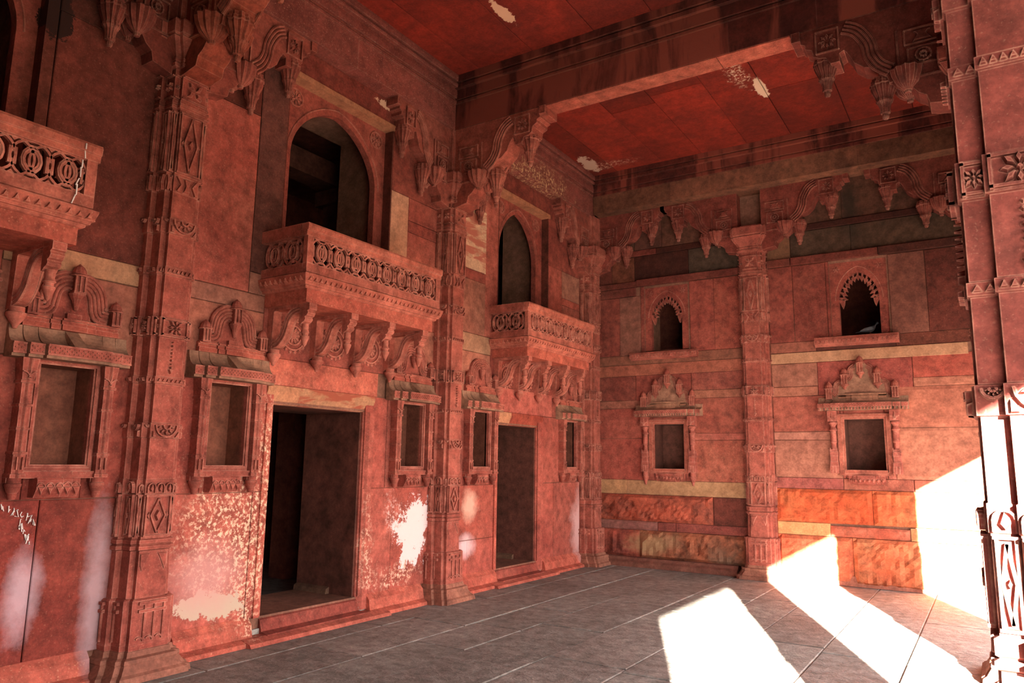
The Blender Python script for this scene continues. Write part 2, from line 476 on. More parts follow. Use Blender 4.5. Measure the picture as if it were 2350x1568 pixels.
# bay by bay, rows of facing stones (y0,y1,z0,z1,material)
PY = [3.42, 7.17, 10.93]
for (a, b, c, d, mt_, tb) in [
    # bay left of the first pilaster
    (-0.4, 0.86, 0.2, 1.29, 'wall', (.85, .8, .8)), (2.1, 2.67, 0.2, 1.29, 'wall', (.62, .5, .5)), (2.67, 3.3, 0.2, 1.29, 'wall', (.6, .48, .45)),
    (2.1, 3.3, 1.29, 2.28, 'wall', (.7, .62, .6)), (-0.4, 0.86, 1.29, 2.28, 'wall', (.85, .8, .8)), (-.4, 2.25, 2.28, 3.0, 'wall', (.9, .85, .85)),
    (2.25, 3.3, 2.28, 2.93, 'tan', (1.1, 1, .95)), (2.25, 3.3, 2.93, 3.10, 'cream', (.85, .75, .65)),
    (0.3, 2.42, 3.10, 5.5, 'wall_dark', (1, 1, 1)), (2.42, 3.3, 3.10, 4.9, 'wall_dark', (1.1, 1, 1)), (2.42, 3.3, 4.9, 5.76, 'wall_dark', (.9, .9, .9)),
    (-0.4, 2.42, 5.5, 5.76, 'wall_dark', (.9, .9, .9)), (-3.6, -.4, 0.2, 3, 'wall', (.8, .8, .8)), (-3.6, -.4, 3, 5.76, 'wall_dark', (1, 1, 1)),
    # bay 1
    (3.5, 4.46, 0.2, 1.30, 'wall', (1, 1, 1)), (4.46, 4.63, 0.2, 1.30, 'wall', (1.1, 1.1, 1.1)), (3.5, 4.46, 1.30, 2.28, 'wall', (.95, .9, .9)),
    (4.46, 4.63, 1.30, 2.28, 'wall', (1.1, 1.05, 1.05)), (3.5, 4.45, 2.28, 2.94, 'tan', (1.15, 1.0, .95)), (3.5, 4.45, 2.94, 3.10, 'tan', (1, 1, 1)),
    (4.45, 6.03, 2.28, 2.54, 'wall', (1.3, 1.4, 1.3)), (4.45, 6.2, 2.54, 3.10, 'wall', (.9, .95, .95)),
    (5.85, 6.33, 0.2, 1.30, 'wall', (1, 1, 1)), (6.33, 7.0, 0.2, 1.30, 'wall', (1.05, 1.02, 1)), (5.85, 6.2, 1.30, 2.28, 'wall', (1, 1, 1)),
    (6.2, 7.0, 1.30, 2.28, 'wall', (.95, 1, 1)), (6.2, 7.0, 2.28, 3.15, 'tan', (1.15, 1.05, 1)), (6.2, 7.0, 3.15, 3.38, 'wall', (1, 1, 1)),
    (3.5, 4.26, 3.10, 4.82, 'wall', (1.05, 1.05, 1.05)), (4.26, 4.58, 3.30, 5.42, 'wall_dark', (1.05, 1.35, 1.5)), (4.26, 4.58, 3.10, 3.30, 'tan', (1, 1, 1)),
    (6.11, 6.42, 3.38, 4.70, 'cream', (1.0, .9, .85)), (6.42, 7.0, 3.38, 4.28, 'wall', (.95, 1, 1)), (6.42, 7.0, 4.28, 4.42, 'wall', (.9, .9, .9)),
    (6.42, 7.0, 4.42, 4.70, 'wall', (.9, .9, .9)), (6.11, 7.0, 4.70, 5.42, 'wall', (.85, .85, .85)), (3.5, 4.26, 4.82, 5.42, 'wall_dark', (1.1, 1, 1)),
    (3.5, 7.0, 5.42, 5.76, 'wall', (.8, .7, .7)),
    # bay 2
    (7.3, 7.76, 0.2, 0.62, 'wall', (1.05, 1, 1)), (7.76, 8.42, 0.2, 0.62, 'wall', (1, 1, 1)), (7.3, 8.42, 0.62, 1.30, 'wall', (1.08, 1.05, 1)),
    (7.3, 8.3, 1.30, 2.28, 'wall', (.95, 1, 1)), (7.3, 8.2, 2.28, 3.02, 'tan', (1.15, 1.05, 1)), (7.3, 8.2, 3.02, 3.26, 'cream', (.75, .65, .6)),
    (8.2, 9.9, 2.28, 2.62, 'wall', (1.1, 1.15, 1.2)), (8.2, 9.9, 2.62, 3.26, 'wall', (.75, .7, .7)),
    (9.48, 9.95, 0.2, 1.30, 'wall', (1, 1, 1)), (9.95, 10.8, 0.2, 1.30, 'wall', (.95, 1, 1)), (9.48, 10.8, 1.30, 2.28, 'wall', (.9, .95, .95)),
    (9.9, 10.8, 2.28, 3.26, 'wall', (.85, .9, .9)), (7.3, 8.05, 3.26, 3.98, 'tan', (1.05, 1.0, .95)), (7.3, 8.05, 3.98, 4.12, 'wall', (.9, .9, .9)),
    (7.3, 8.05, 4.12, 5.42, 'veined', (1, 1, 1)), (8.05, 8.35, 3.26, 5.42, 'wall', (.95, 1, 1)), (9.75, 10.2, 3.26, 4.66, 'wall', (.9, .9, .9)),
    (10.2, 10.8, 3.26, 4.1, 'wall', (.85, .95, .95)), (10.2, 10.8, 4.1, 4.22, 'wall', (1, 1, 1)), (10.2, 10.8, 4.22, 4.66, 'tan', (1, 1.1, 1.1)),
    (9.75, 10.8, 4.66, 5.42, 'wall', (.8, .8, .8)), (7.3, 10.8, 5.42, 5.76, 'wall', (.75, .7, .7)),
]:
    lblock(a, b, c, d, mt_, 0.0, tb)

# splayed footing along the left wall, in lengths
bmf = [(3.75, 4.5), (5.97, 6.85), (7.48, 8.35), (9.6, 10.75), (2.2, 3.1)]
for a, b in bmf:
    bm = NB()
    prism(bm, [(LW - 0.02, 0), (LW + 0.16, 0), (LW + 0.15, 0.035), (LW + 0.075, 0.06), (LW + 0.055, 0.16), (LW + 0.004, 0.215), (LW - 0.02, 0.215)], 'y', a, b)
    o = to_obj('baseboard_left', bm, M['wall']); o['kind'] = 'structure'; o.color = (1.25, 1.3, 1.2, 1)

# entablature beam along the left wall, moulded cornice above
def cornice_profile(x0, s):
    """profile points (out, z) from the soffit to the ceiling"""
    return [(0, ZB), (x0, ZB), (x0, 6.10), (x0 + s * .015, 6.11), (x0 + s * .015, 6.15), (x0 + s * .03, 6.16), (x0 + s * .03, 6.28),
            (x0 + s * .06, 6.29), (x0 + s * .06, 6.33), (x0 + s * .045, 6.34), (x0 + s * .075, 6.40), (x0 + s * .075, ZC + .01), (0, ZC + .01)]

def rafter_lump(bm, axis, t, out, s):
    pass

def ent_part(parent, name, pr, axis, a, b, mat, tb=(1, 1, 1)):
    bm = NB(); prism(bm, pr, axis, a, b)
    o = to_obj(name, bm, mat, parent)
    tint(o, 0.05, tb)
    return o

ent = Thing('entablature', 'long speckled red stone entablature with moulded cornice above the left wall', 'beam', (LW, 7.0, ZB), 0)
def seg(prf, lo, hi):
    out = [(p[0], min(max(p[1], lo), hi)) for p in prf]
    return out
for (y0, y1) in [(-4.0, 3.29), (3.55, 7.03), (7.31, 11.0)]:
    n = max(1, round((y1 - y0) / 1.8))
    for k in range(n):
        a = y0 + (y1 - y0) * k / n; b = y0 + (y1 - y0) * (k + 1) / n
        bm = NB(); prism(bm, [(LW - .02, ZB), (ENTX, ZB), (ENTX, 6.10), (LW - .02, 6.10)], 'y', a + .001, b - .001)
        o = ent.part('entablature_stone', bm, M['entab']); o.location = (-LW, -7.0, 0); tint(o, .08)
    for i, (lo, hi, e) in enumerate([(6.10, 6.15, .015), (6.15, 6.17, .0), (6.17, 6.29, .03), (6.29, 6.34, .075), (6.34, 6.36, .05), (6.36, ZC + .01, .09)]):
        bm = NB()
        prism(bm, [(LW - .02, lo), (ENTX + e, lo), (ENTX + e + .006, (lo + hi) / 2), (ENTX + e, hi), (LW - .02, hi)], 'y', y0, y1)
        o = ent.part('cornice_moulding', bm, M['entab']); o.location = (-LW, -7.0, 0); o.color = (1.9, 1.8, 1.5, 1) if i == 1 else (.85, .8, .8, 1)

# ---- far wall
niche_f = [(FX(1.12), FX(1.62), FZ(1.54), FZ(2.25)), (FX(3.98), FX(4.48), FZ(1.58), FZ(2.28))]
win_f = [(FX(0.97), FX(1.72), FZ(3.44), FZ(4.53)), (FX(3.88), FX(4.64), FZ(3.46), FZ(4.57))]
fh = [(a - .012, b + .012, c - .03, d + .03) for a, b, c, d in niche_f] + win_f
bm = NB()
for a, b, c, d in cells(-0.8, 5.9, -0.1, 6.6, fh):
    box(bm, a, b, FY + 0.022, FY + 0.7, c, d)
wf_o = struct('wall_far', bm, M['joint'])

def fblock(a, b, c, d, mat, proud=0.0, tb=(1, 1, 1), rough=0, diag=0.0, s=0.12):
    a, b, c, d = FX(a), FX(b), FZ(c), FZ(d)
    g = 0.003
    if c > 4.3: tb = tuple(v * .5 for v in tb)  # tint drops with height, painting in the hall's upper shade
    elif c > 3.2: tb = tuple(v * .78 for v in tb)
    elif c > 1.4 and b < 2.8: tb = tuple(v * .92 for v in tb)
    for (p, q, x, y) in subtract((a, b, c, d), fh):
        if rough:
            bmk = rough_mesh(p + g, q - g, x + g, y - g, FY + 0.03, FY - proud, rough, max(6, int((q - p) / .055)), max(5, int((y - x) / .045)), diag, seed=p * 3 + x)
            o = to_obj('hewn_stone', bmk, M[mat], wf_o)
        else:
            bmk = slab_mesh(p + g, q - g, x + g, y - g, FY + 0.03, FY - proud + random.uniform(-0.004, 0.004), 'y')
            o = to_obj('facing_stone', bmk, M[mat], wf_o)
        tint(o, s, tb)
G = (1, 1, 1)
for row in [
    # left bay, bottom up
    (0.05, 0.85, 0.12, 0.55, 'rough', .02, (1, .85, .95), .04, 0), (0.85, 2.60, 0.12, 0.55, 'rough', .03, (1, 1.15, 1), .06, 0),
    (0.05, 1.15, 0.55, 0.69, 'tan', .02, (.8, .85, 1), .02, 0), (1.15, 1.45, 0.55, 0.69, 'wall', .01, (.7, .75, .8), 0, 0), (1.45, 2.6, 0.55, 0.69, 'wall', .01, (.65, .65, .7), 0, 0),
    (0.05, 2.05, 0.69, 1.11, 'rough', .02, (1.15, .9, .85), .05, 1.0), (2.05, 2.6, 0.69, 1.11, 'wall_dark', .0, (1, .9, .9), 0, 0),
    (0.05, 0.62, 1.11, 1.34, 'cream', .0, (.95, .85, .65), 0, 0), (0.62, 2.6, 1.11, 1.34, 'cream', .0, (.85, .75, .6), 0, 0),
    (0.05, 0.98, 1.34, 2.01, 'wall', .0, (.85, .8, .8), 0, 0), (0.98, 1.75, 1.34, 2.35, 'wall', 0, (.95, 1, 1), 0, 0), (1.75, 2.6, 1.34, 1.98, 'wall', 0, (1, 1.1, 1), 0, 0),
    (0.05, 0.98, 2.01, 2.51, 'wall', 0, (.9, .85, .85), 0, 0), (1.75, 2.6, 1.98, 2.09, 'wall', 0, (1, 1.2, 1.2), 0, 0), (1.75, 2.6, 2.09, 2.64, 'wall', 0, (.95, 1, .95), 0, 0),
    (0.98, 1.75, 2.35, 2.62, 'wall', 0, (.9, .9, .9), 0, 0), (0.05, .98, 2.51, 2.64, 'tan', 0, (1, .95, .9), 0, 0), (1.75, 2.6, 2.64, 2.77, 'tan', 0, (1.1, 1, .9), 0, 0),
    (0.05, 0.8, 2.64, 3.05, 'wall', 0, (.75, .8, .8), 0, 0), (0.8, 1.75, 2.62, 3.05, 'wall', 0, (.85, .85, .85), 0, 0), (1.75, 2.6, 2.77, 3.05, 'wall', 0, (.8, .9, .9), 0, 0),
    (0.05, 2.6, 3.05, 3.24, 'tan', 0, (1.1, .9, .8), 0, 0), (0.05, 2.6, 3.24, 3.40, 'tan', 0, (1.0, .95, .85), 0, 0),
    (0.05, 0.52, 3.40, 4.41, 'wall', 0, (.85, .85, .85), 0, 0), (0.52, 0.90, 3.40, 4.41, 'tan', 0, (.9, .9, .9), 0, 0), (.9, 1.75, 3.40, 4.56, 'wall', 0, (.85, .85, .85), 0, 0),
    (1.75, 2.15, 3.40, 4.56, 'wall', 0, (.9, .85, .85), 0, 0), (2.15, 2.6, 3.40, 4.56, 'wall', 0, (.95, .9, .85), 0, 0),
    (0.05, 0.82, 4.41, 4.56, 'wall', .03, (.85, .9, .9), 0, 0), (0.05, 0.85, 4.56, 4.66, 'wall', .04, (.8, .85, .85), 0, 0), (0.85, 2.6, 4.56, 4.68, 'wall', .05, (.8, .8, .8), 0, 0),
    (0.05, 0.38, 4.66, 4.95, 'wall', 0, (.8, .8, .8), 0, 0), (0.38, 0.80, 4.66, 5.1, 'brown', 0, (1.6, 1, .9), 0, 0), (0.05, .38, 4.95, 5.1, 'tan', 0, (.8, .8, .8), 0, 0), (0.80, 1.75, 4.68, 5.1, 'wall_dark', 0, (1.0, 1, 1), 0, 0),
    (1.75, 2.6, 4.68, 5.1, 'brown', 0, (.8, .9, .95), 0, 0), (0.05, 1.2, 5.1, 5.2, 'wall', .02, (.9, .8, .8), 0, 0), (1.2, 2.6, 5.1, 5.2, 'wall_dark', .02, (1, .9, .8), 0, 0),
    (0.05, 0.8, 5.2, 5.98, 'brown', 0, (1.3, 1, 1), 0, 0), (0.8, 1.3, 5.2, 5.98, 'tan', 0, (.75, .7, .7), 0, 0), (1.3, 2.6, 5.2, 5.98, 'brown', 0, (1.3, 1, 1), 0, 0),
    # right bay
    (3.0, 4.0, 0.0, 0.63, 'orange', .02, (1, 1.1, 1.2), .05, .6), (4.0, 5.7, 0.0, 0.63, 'orange', .03, (1, 1.25, 1.3), .06, .4),
    (3.0, 3.72, 0.63, 0.81, 'cream', .02, (1.1, .85, .55), 0, 0), (3.72, 4.72, 0.63, 0.78, 'orange', .01, (.8, .9, 1.2), .015, 0), (4.72, 5.7, 0.63, 0.80, 'cream', .02, (1.1, .85, .6), .015, 0),
    (3.0, 4.28, 0.81, 1.28, 'orange', .01, (1, .85, .7), .035, 0), (4.28, 5.7, 0.81, 1.28, 'orange', .01, (1, 1.1, 1), .035, .4),
    (3.0, 3.92, 1.28, 1.44, 'wall', 0, (.8, .8, .9), 0, 0), (3.92, 4.8, 1.28, 1.44, 'wall', 0, (1, 1.2, 1.1), 0, 0), (4.8, 5.7, 1.28, 1.44, 'wall', 0, (1.1, 1.2, 1.1), 0, 0),
    (3.0, 3.92, 1.44, 1.98, 'tan', 0, (1.1, 1.05, 1), 0, 0), (3.92, 4.6, 1.44, 2.4, 'wall', 0, (1, 1.1, 1.1), 0, 0), (4.6, 5.7, 1.44, 2.14, 'tan', 0, (1.15, 1.05, .95), .012, 0),
    (3.0, 3.92, 1.98, 2.10, 'tan', 0, (1.1, 1.1, 1.1), 0, 0), (3.0, 3.8, 2.10, 2.62, 'wall', 0, (.95, 1, .95), 0, 0), (4.6, 5.7, 2.14, 2.70, 'tan', 0, (1.2, 1, .9), .012, 0),
    (3.8, 3.92, 2.10, 2.62, 'wall', 0, (1, 1, 1), 0, 0), (3.92, 4.6, 2.4, 2.62, 'wall', 0, (.9, .9, .9), 0, 0),
    (3.0, 3.65, 2.62, 2.76, 'tan', .01, (1.2, 1.1, 1), 0, 0), (3.65, 4.88, 2.62, 3.11, 'wall', 0, (.75, .7, .75), 0, 0), (4.88, 5.7, 2.70, 2.82, 'tan', .01, (1.2, 1.1, 1), .01, 0),
    (3.0, 3.65, 2.76, 3.11, 'tan', 0, (.95, .9, .85), 0, 0), (4.88, 5.7, 2.82, 3.14, 'wall', 0, (1.05, .95, .9), 0, 0),
    (3.0, 5.55, 3.11, 3.27, 'cream', .015, (.9, .8, .7), 0, 0), (3.0, 3.65, 3.27, 3.43, 'tan', 0, (1.05, .85, .8), 0, 0), (4.7, 5.7, 3.27, 3.45, 'wall_dark', 0, (1.2, 1.2, 1.1), 0, 0),
    (3.65, 4.7, 3.27, 3.45, 'wall_dark', 0, (1, 1, 1), 0, 0),
    (3.0, 3.36, 3.43, 4.60, 'wall', 0, (.85, .8, .8), 0, 0), (3.36, 3.83, 3.43, 4.60, 'wall', 0, (.85, .8, .8), 0, 0), (3.83, 4.66, 3.45, 4.6, 'wall', 0, (.8, .75, .75), 0, 0),
    (4.66, 5.12, 3.45, 4.6, 'tan', 0, (.75, .65, .65), 0, 0), (5.12, 5.7, 3.45, 4.6, 'wall_dark', 0, (1.1, 1, 1), 0, 0),
    (3.0, 3.35, 4.60, 4.72, 'wall', .04, (.9, .95, .9), 0, 0), (3.35, 4.55, 4.60, 4.72, 'wall', .05, (.8, .75, .75), 0, 0), (4.55, 5.7, 4.60, 4.72, 'wall_dark', .05, (1, 1, 1), 0, 0),
    (3.0, 3.35, 4.72, 5.12, 'cream', 0, (.75, .6, .5), 0, 0), (3.35, 4.2, 4.72, 5.12, 'brown', 0, (.9, .9, .9), 0, 0), (4.2, 5.7, 4.72, 5.12, 'brown', 0, (.8, .8, .8), 0, 0),
    (3.0, 3.5, 5.12, 5.22, 'cream', .02, (.8, .7, .6), 0, 0), (3.5, 5.7, 5.12, 5.22, 'wall_dark', .02, (1, .9, .9), 0, 0),
    (3.0, 4.1, 5.22, 5.98, 'brown', 0, (1.3, 1, 1), 0, 0), (4.1, 5.7, 5.22, 5.98, 'brown', 0, (1.1, .9, .9), 0, 0),
]:
    a, b, c, d, mt_, pr_, tb, rg, dg = row
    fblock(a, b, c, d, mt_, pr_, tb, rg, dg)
# low projecting plinth of the left bay
for a, b in [(0.32, 1.5), (1.5, 2.46)]:
    bm = NB()
    prism(bm, [(FY + .02, 0), (FY - .18, 0), (FY - .17, .07), (FY - .12, .10), (FY - .10, .135), (FY + .02, .15)], 'x', a, b)
    o = to_obj('baseboard_far', bm, M['tan']); o['kind'] = 'structure'; tint(o, .1, (.75, .8, .8))
bm = NB()
prism(bm, [(FY + .02, 0), (FY - .07, 0), (FY - .04, .13), (FY + .02, .15)], 'x', 3.02, 5.6)
o = to_obj('baseboard_far', bm, M['tan']); o['kind'] = 'structure'; o.color = (1.3, 1.2, 1.1, 1)

entf = Thing('entablature', 'brown-stained stone entablature with moulded cornice above the far wall', 'beam', (2.8, ENTY, ZB), 0)
def putw(o, t):   # mesh was made in world space
    o.location = (-t.o.location.x, -t.o.location.y, 0)
for k in range(4):
    a = 0.28 + k * 1.38
    bm = NB(); box(bm, a + .001, a + 1.379, ENTY, FY + .02, ZB + .04, 6.10)
    o = entf.part('entablature_stone', bm, M['brown']); putw(o, entf); tint(o, .15, (1.0, .75, .7))
for lo, hi, e in [(6.10, 6.15, .015), (6.15, 6.17, 0), (6.17, 6.29, .03), (6.29, 6.34, .075), (6.34, 6.36, .05), (6.36, ZC + .01, .09)]:
    bm = NB(); box(bm, .28, 5.8, ENTY - e, FY + .02, lo, hi)
    o = entf.part('cornice_moulding', bm, M['beam']); putw(o, entf); o.color = (1.2, 1.1, 1.1, 1)

# ---- cross beams
def cross_beam(y0, y1, label):
    t = Thing('ceiling_beam', label, 'beam', (3.0, (y0 + y1) / 2, ZB), 0, group='cross beams under the ceiling')
    x0, x1 = ENTX - .02, 5.84
    cuts = [x0, 2.05, 3.75, 4.6, x1]
    for a, b in zip(cuts, cuts[1:]):
        bm = NB(); box(bm, a + .001, b - .001, y0, y1, ZB, 6.10)
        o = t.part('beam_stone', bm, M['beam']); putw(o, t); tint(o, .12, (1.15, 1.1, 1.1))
    for a, b in zip([1.55, 2.0, 3.62], [2.0, 3.62, 4.35]):
        bm = NB(); box(bm, a + .003, b - .003, y0 + .004, y1 - .004, ZB - .012, ZB + .01)
        o = t.part('soffit_slab', bm, M['wall']); putw(o, t); tint(o, .1, (.95, 1, .9))
    for lo, hi, e in [(6.10, 6.13, .02), (6.13, 6.15, .0), (6.15, 6.28, .03), (6.28, 6.33, .075), (6.33, 6.35, .05), (6.35, ZC + .01, .09)]:
        bm = NB(); box(bm, x0, x1, y0 - e, y1 + e, lo, hi)
        o = t.part('cornice_moulding', bm, M['beam']); putw(o, t)
    return t
cross_beam(7.04, 7.30, 'dark red stone cross beam spanning from the middle left pilaster to the arcade')
cross_beam(3.29, 3.55, 'stone cross beam above the nearest left pilaster')
cross_beam(-.45, -.15, 'stone cross beam above the camera')

# arcade beam and outer side
arc = Thing('arcade_beam', 'dark stone beam running above the arcade columns on the right', 'beam', (5.94, 5.0, ZB), 0)
for a, b in [(-4.4, -.3), (-.3, 3.42), (3.42, 7.17), (7.17, 11.4)]:
    bm = NB(); box(bm, 5.8, 6.1, a + .001, b - .001, ZB, 6.10)
    o = arc.part('beam_stone', bm, M['beam']); putw(o, arc); tint(o, .1)
for lo, hi, e in [(6.10, 6.15, .02), (6.15, 6.29, .03), (6.29, 6.34, .075), (6.34, ZC + .01, .09)]:
    bm = NB(); box(bm, 5.8 - e, 6.1, -4.4, 11.4, lo, hi)
    o = arc.part('cornice_moulding', bm, M['beam']); putw(o, arc)
eave = Thing('stone_eave', 'unseen sloping stone eave assumed outside the arcade', 'eave', (6.1, 3.5, 4.6), 0)  # unseen; lip height set to cut the sun where its patches end
for k in range(-3, 10):
    a, b = k * 1.3 - .6, k * 1.3 + .7
    bm = NB(); prism(bm, [(6.405, 4.72), (7.95, 3.15), (7.97, 3.23), (6.405, 4.84)], 'y', a + .002, b - .002)
    o = eave.part('eave_slab', bm, M['carved']); putw(o, eave)
bm = NB(); box(bm, 6.24, 6.4, -4.6, 12.4, 4.7, 6.6); box(bm, 5.8, 6.24, -4.6, -.92, -.1, ZB); box(bm, 5.8, 6.24, FY + .3, 12.4, -.1, 6.6)
o = to_obj('wall_right', bm, M['wall_dark']); o['kind'] = 'structure'

# ---- ceiling
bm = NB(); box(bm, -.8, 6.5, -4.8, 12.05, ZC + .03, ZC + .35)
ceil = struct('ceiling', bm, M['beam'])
def ceil_bay(y0, y1, offs):
    xs = [ENTX - .05]
    while xs[-1] < 5.75:
        xs.append(xs[-1] + random.uniform(.62, .82) if len(xs) > 1 else xs[-1] + offs)
    for a, b in zip(xs, xs[1:]):
        ym = (y0 + y1) / 2 + random.uniform(-.5, .5) if random.random() < .35 else None
        for p, q in ([(y0, ym), (ym, y1)] if ym else [(y0, y1)]):
            bmk = slab_mesh(a + .004, min(b, 5.9) - .004, p + .004, q - .004, ZC + .04, ZC + random.uniform(-.004, .004), 'z')
            o = to_obj('ceiling_slab', bmk, M['ceiling'], ceil)
            tint(o, .22)
ceil_bay(7.28, ENTY + .05, .55)
ceil_bay(3.53, 7.06, .45)
ceil_bay(-.2, 3.31, .5)

# ---- floor
bm = NB(); box(bm, LW - .1, 6.6, -4.8, FY + .1, -.2, -.012)
flo = struct('floor', bm, M['fjoint'])
x = LW - .05
k = 0
while x < 6.5:
    w = random.uniform(.50, .72)
    y = -4.6 + random.uniform(-.6, 0)
    while y < FY:
        l = random.uniform(.9, 2.2)
        bmk = slab_mesh(x + .004, x + w - .004, y + .004, min(y + l, FY + .05) - .004, -.05, random.uniform(-.004, .003), 'z', .008)
        o = to_obj('floor_slab', bmk, M['floor'], flo)
        tint(o, .13)
        y += l
    x += w
bm = NB(); box(bm, 6.6, 60, -60, 60, -.5, -.1)
o = struct('courtyard_ground', bm, M['ground'])
# back of the hall
bm = NB(); box(bm, -.8, 6.2, -4.9, -4.6, -.1, 6.6)
struct('wall_back', bm, M['wall_dark'])

# ------------------------------------------------------------------ rooms behind the left wall
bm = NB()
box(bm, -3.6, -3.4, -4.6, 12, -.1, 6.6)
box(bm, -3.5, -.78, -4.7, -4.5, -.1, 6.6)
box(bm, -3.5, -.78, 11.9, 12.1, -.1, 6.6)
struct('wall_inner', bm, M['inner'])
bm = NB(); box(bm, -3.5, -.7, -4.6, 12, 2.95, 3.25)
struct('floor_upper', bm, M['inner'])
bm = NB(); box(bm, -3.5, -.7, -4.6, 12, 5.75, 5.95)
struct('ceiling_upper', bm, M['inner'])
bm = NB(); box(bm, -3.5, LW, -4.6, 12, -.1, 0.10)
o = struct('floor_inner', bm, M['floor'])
# stonework on the inner back walls
inn = bpy.data.objects.get('wall_inner')
for lo, hi in [(.1, .75), (.75, 1.25), (1.25, 1.9), (1.9, 2.95), (3.25, 4.2), (4.2, 5.0), (5.0, 5.75)]:
    y = 3.6
    while y < 11.8:
        l = random.uniform(.8, 1.5)
        o = to_obj('facing_stone', slab_mesh(y + .004, y + l - .004, lo + .004, hi - .004, -3.42, -3.38, 'x'), M['inner'], inn)
        tint(o, .25); y += l
t = Thing('wall_shelf', 'small carved stone shelf on the dark wall seen through the nearer doorway', 'shelf', (-3.38, 7.3, 1.35), RZ_L)
bm = NB(); box(bm, -.55, .55, 0, .12, 1.42, 1.54); t.part('shelf_board', bm, M['inner'])
bm = NB()
for s in (-1, 1):
    prism(bm, [(0, 1.25), (.1, 1.42), (0, 1.42)], 'x', s * .42 - .03, s * .42 + .03)
t.part('bracket', bm, M['inner'])
# inner partition behind the doorways, pillars in the gallery
bm = NB(); box(bm, -2.2, -1.9, 6.6, 12, .1, 2.95); struct('wall_partition', bm, M['inner'])
for k, (yy, lb) in enumerate([(5.95, 'nearer'), (9.75, 'farther')]):
    t = Thing('gallery_pillar', 'plain square stone pillar in the dark gallery behind the %s arched window' % lb, 'pillar', (-1.55, yy + 1.0, 3.25))
    bm = NB(); box(bm, -.2, .2, -.2, .2, 3.25, 5.2); t.part('shaft', bm, M['reveal'])
    bm = NB(); box(bm, -.28, .28, -.28, .28, 5.0, 5.2); t.part('capital', bm, M['reveal'])
    t2 = Thing('gallery_lintel', 'stone lintel above the pillar behind the %s arched window' % lb, 'beam', (-1.55, yy, 5.2))
    bm = NB(); box(bm, -.16, .16, -1.6, 2.0, 5.2, 5.5); t2.part('lintel_stone', bm, M['reveal'])

# ------------------------------------------------------------------ doors: deep reveals, frames, thresholds
for i, (a, b, c, d) in enumerate(door):
    t = Thing('door_%d' % (i + 1), None, None, (LW, (a + b) / 2, 0), 0, kind='structure')
    w = (b - a) / 2
    def dp(nm, bmk, mt_, tb=(1, 1, 1)):
        o = t.part(nm, bmk, M[mt_]); o.location = (-LW, -(a + b) / 2, 0); tint(o, .05, tb)
        return o
    # reveal stones lining the thick wall
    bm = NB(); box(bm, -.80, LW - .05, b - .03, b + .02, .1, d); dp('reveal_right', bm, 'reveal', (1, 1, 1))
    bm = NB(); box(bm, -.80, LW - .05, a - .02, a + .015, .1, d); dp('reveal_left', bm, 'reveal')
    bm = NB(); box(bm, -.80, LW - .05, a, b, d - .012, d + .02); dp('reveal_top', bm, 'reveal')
    # outer stone frame: two bevelled jambs and a lintel
    fr = .02
    bm = NB(); prism(bm, [(LW - .05, a - .09), (LW + fr, a - .09), (LW + fr, a - .03), (LW - .03, a + .01), (LW - .05, a + .01)], 'z', .2, d - .006)
    dp('jamb', bm, 'wall', (1.2, 1.25, 1.2))
    bm = NB(); prism(bm, [(LW - .05, b + .12), (LW + fr, b + .12), (LW + fr, b + .05), (LW - .03, b - .01), (LW - .05, b - .01)], 'z', .07, d - .006)
    dp('jamb', bm, 'wall', (1.05, 1.1, 1.1))
    bm = NB(); prism(bm, [(LW - .05, d + .168), (LW + fr, d + .168), (LW + fr, d + .12), (LW - .035, d - .005), (LW - .05, d - .005)], 'y', a - .09, a + .30)
    dp('lintel', bm, 'cream', (1.05, .85, .7))
    bm = NB(); prism(bm, [(LW - .05, d + .168), (LW + fr, d + .168), (LW + fr, d + .12), (LW - .035, d - .005), (LW - .05, d - .005)], 'y', a + .30, b + .12)
    dp('lintel', bm, 'veined' if i == 0 else 'wall', (.85, .7, .6))
    bm = NB(); prism(bm, [(-.8, .02), (LW + .12, .02), (LW + .12, .06), (LW + .03, .075), (LW + .0, .17), (LW - .05, .195), (-.8, .16)], 'y', a + .001, b - .001)
    dp('threshold', bm, 'wall', (.75, .75, .75))
    bm = NB(); prism(bm, [(LW - .02, 0), (LW + .22, 0), (LW + .20, .03), (LW + .1, .055), (LW - .02, .055)], 'y', a - .25, b + .3)
    dp('step', bm, 'wall', (1.2, 1.35, 1.3))
    bm = NB(); prism(bm, [(b - .09, .15), (b - .03, .15), (b - .03, .27), (b - .075, .25)], 'x', -.79, -.30); dp('reveal_foot', bm, 'brown', (.9, .9, .9))

# ------------------------------------------------------------------ arched windows above the balconies
def pointed(uu, hw, zs, za):
    """height of a pointed arch at offset uu"""
    k = abs(uu) / hw
    return zs + (za - zs) * (math.sqrt(max(0, 1 - k ** 2.1)) * (1 - .14 * k)) if k < 1 else zs

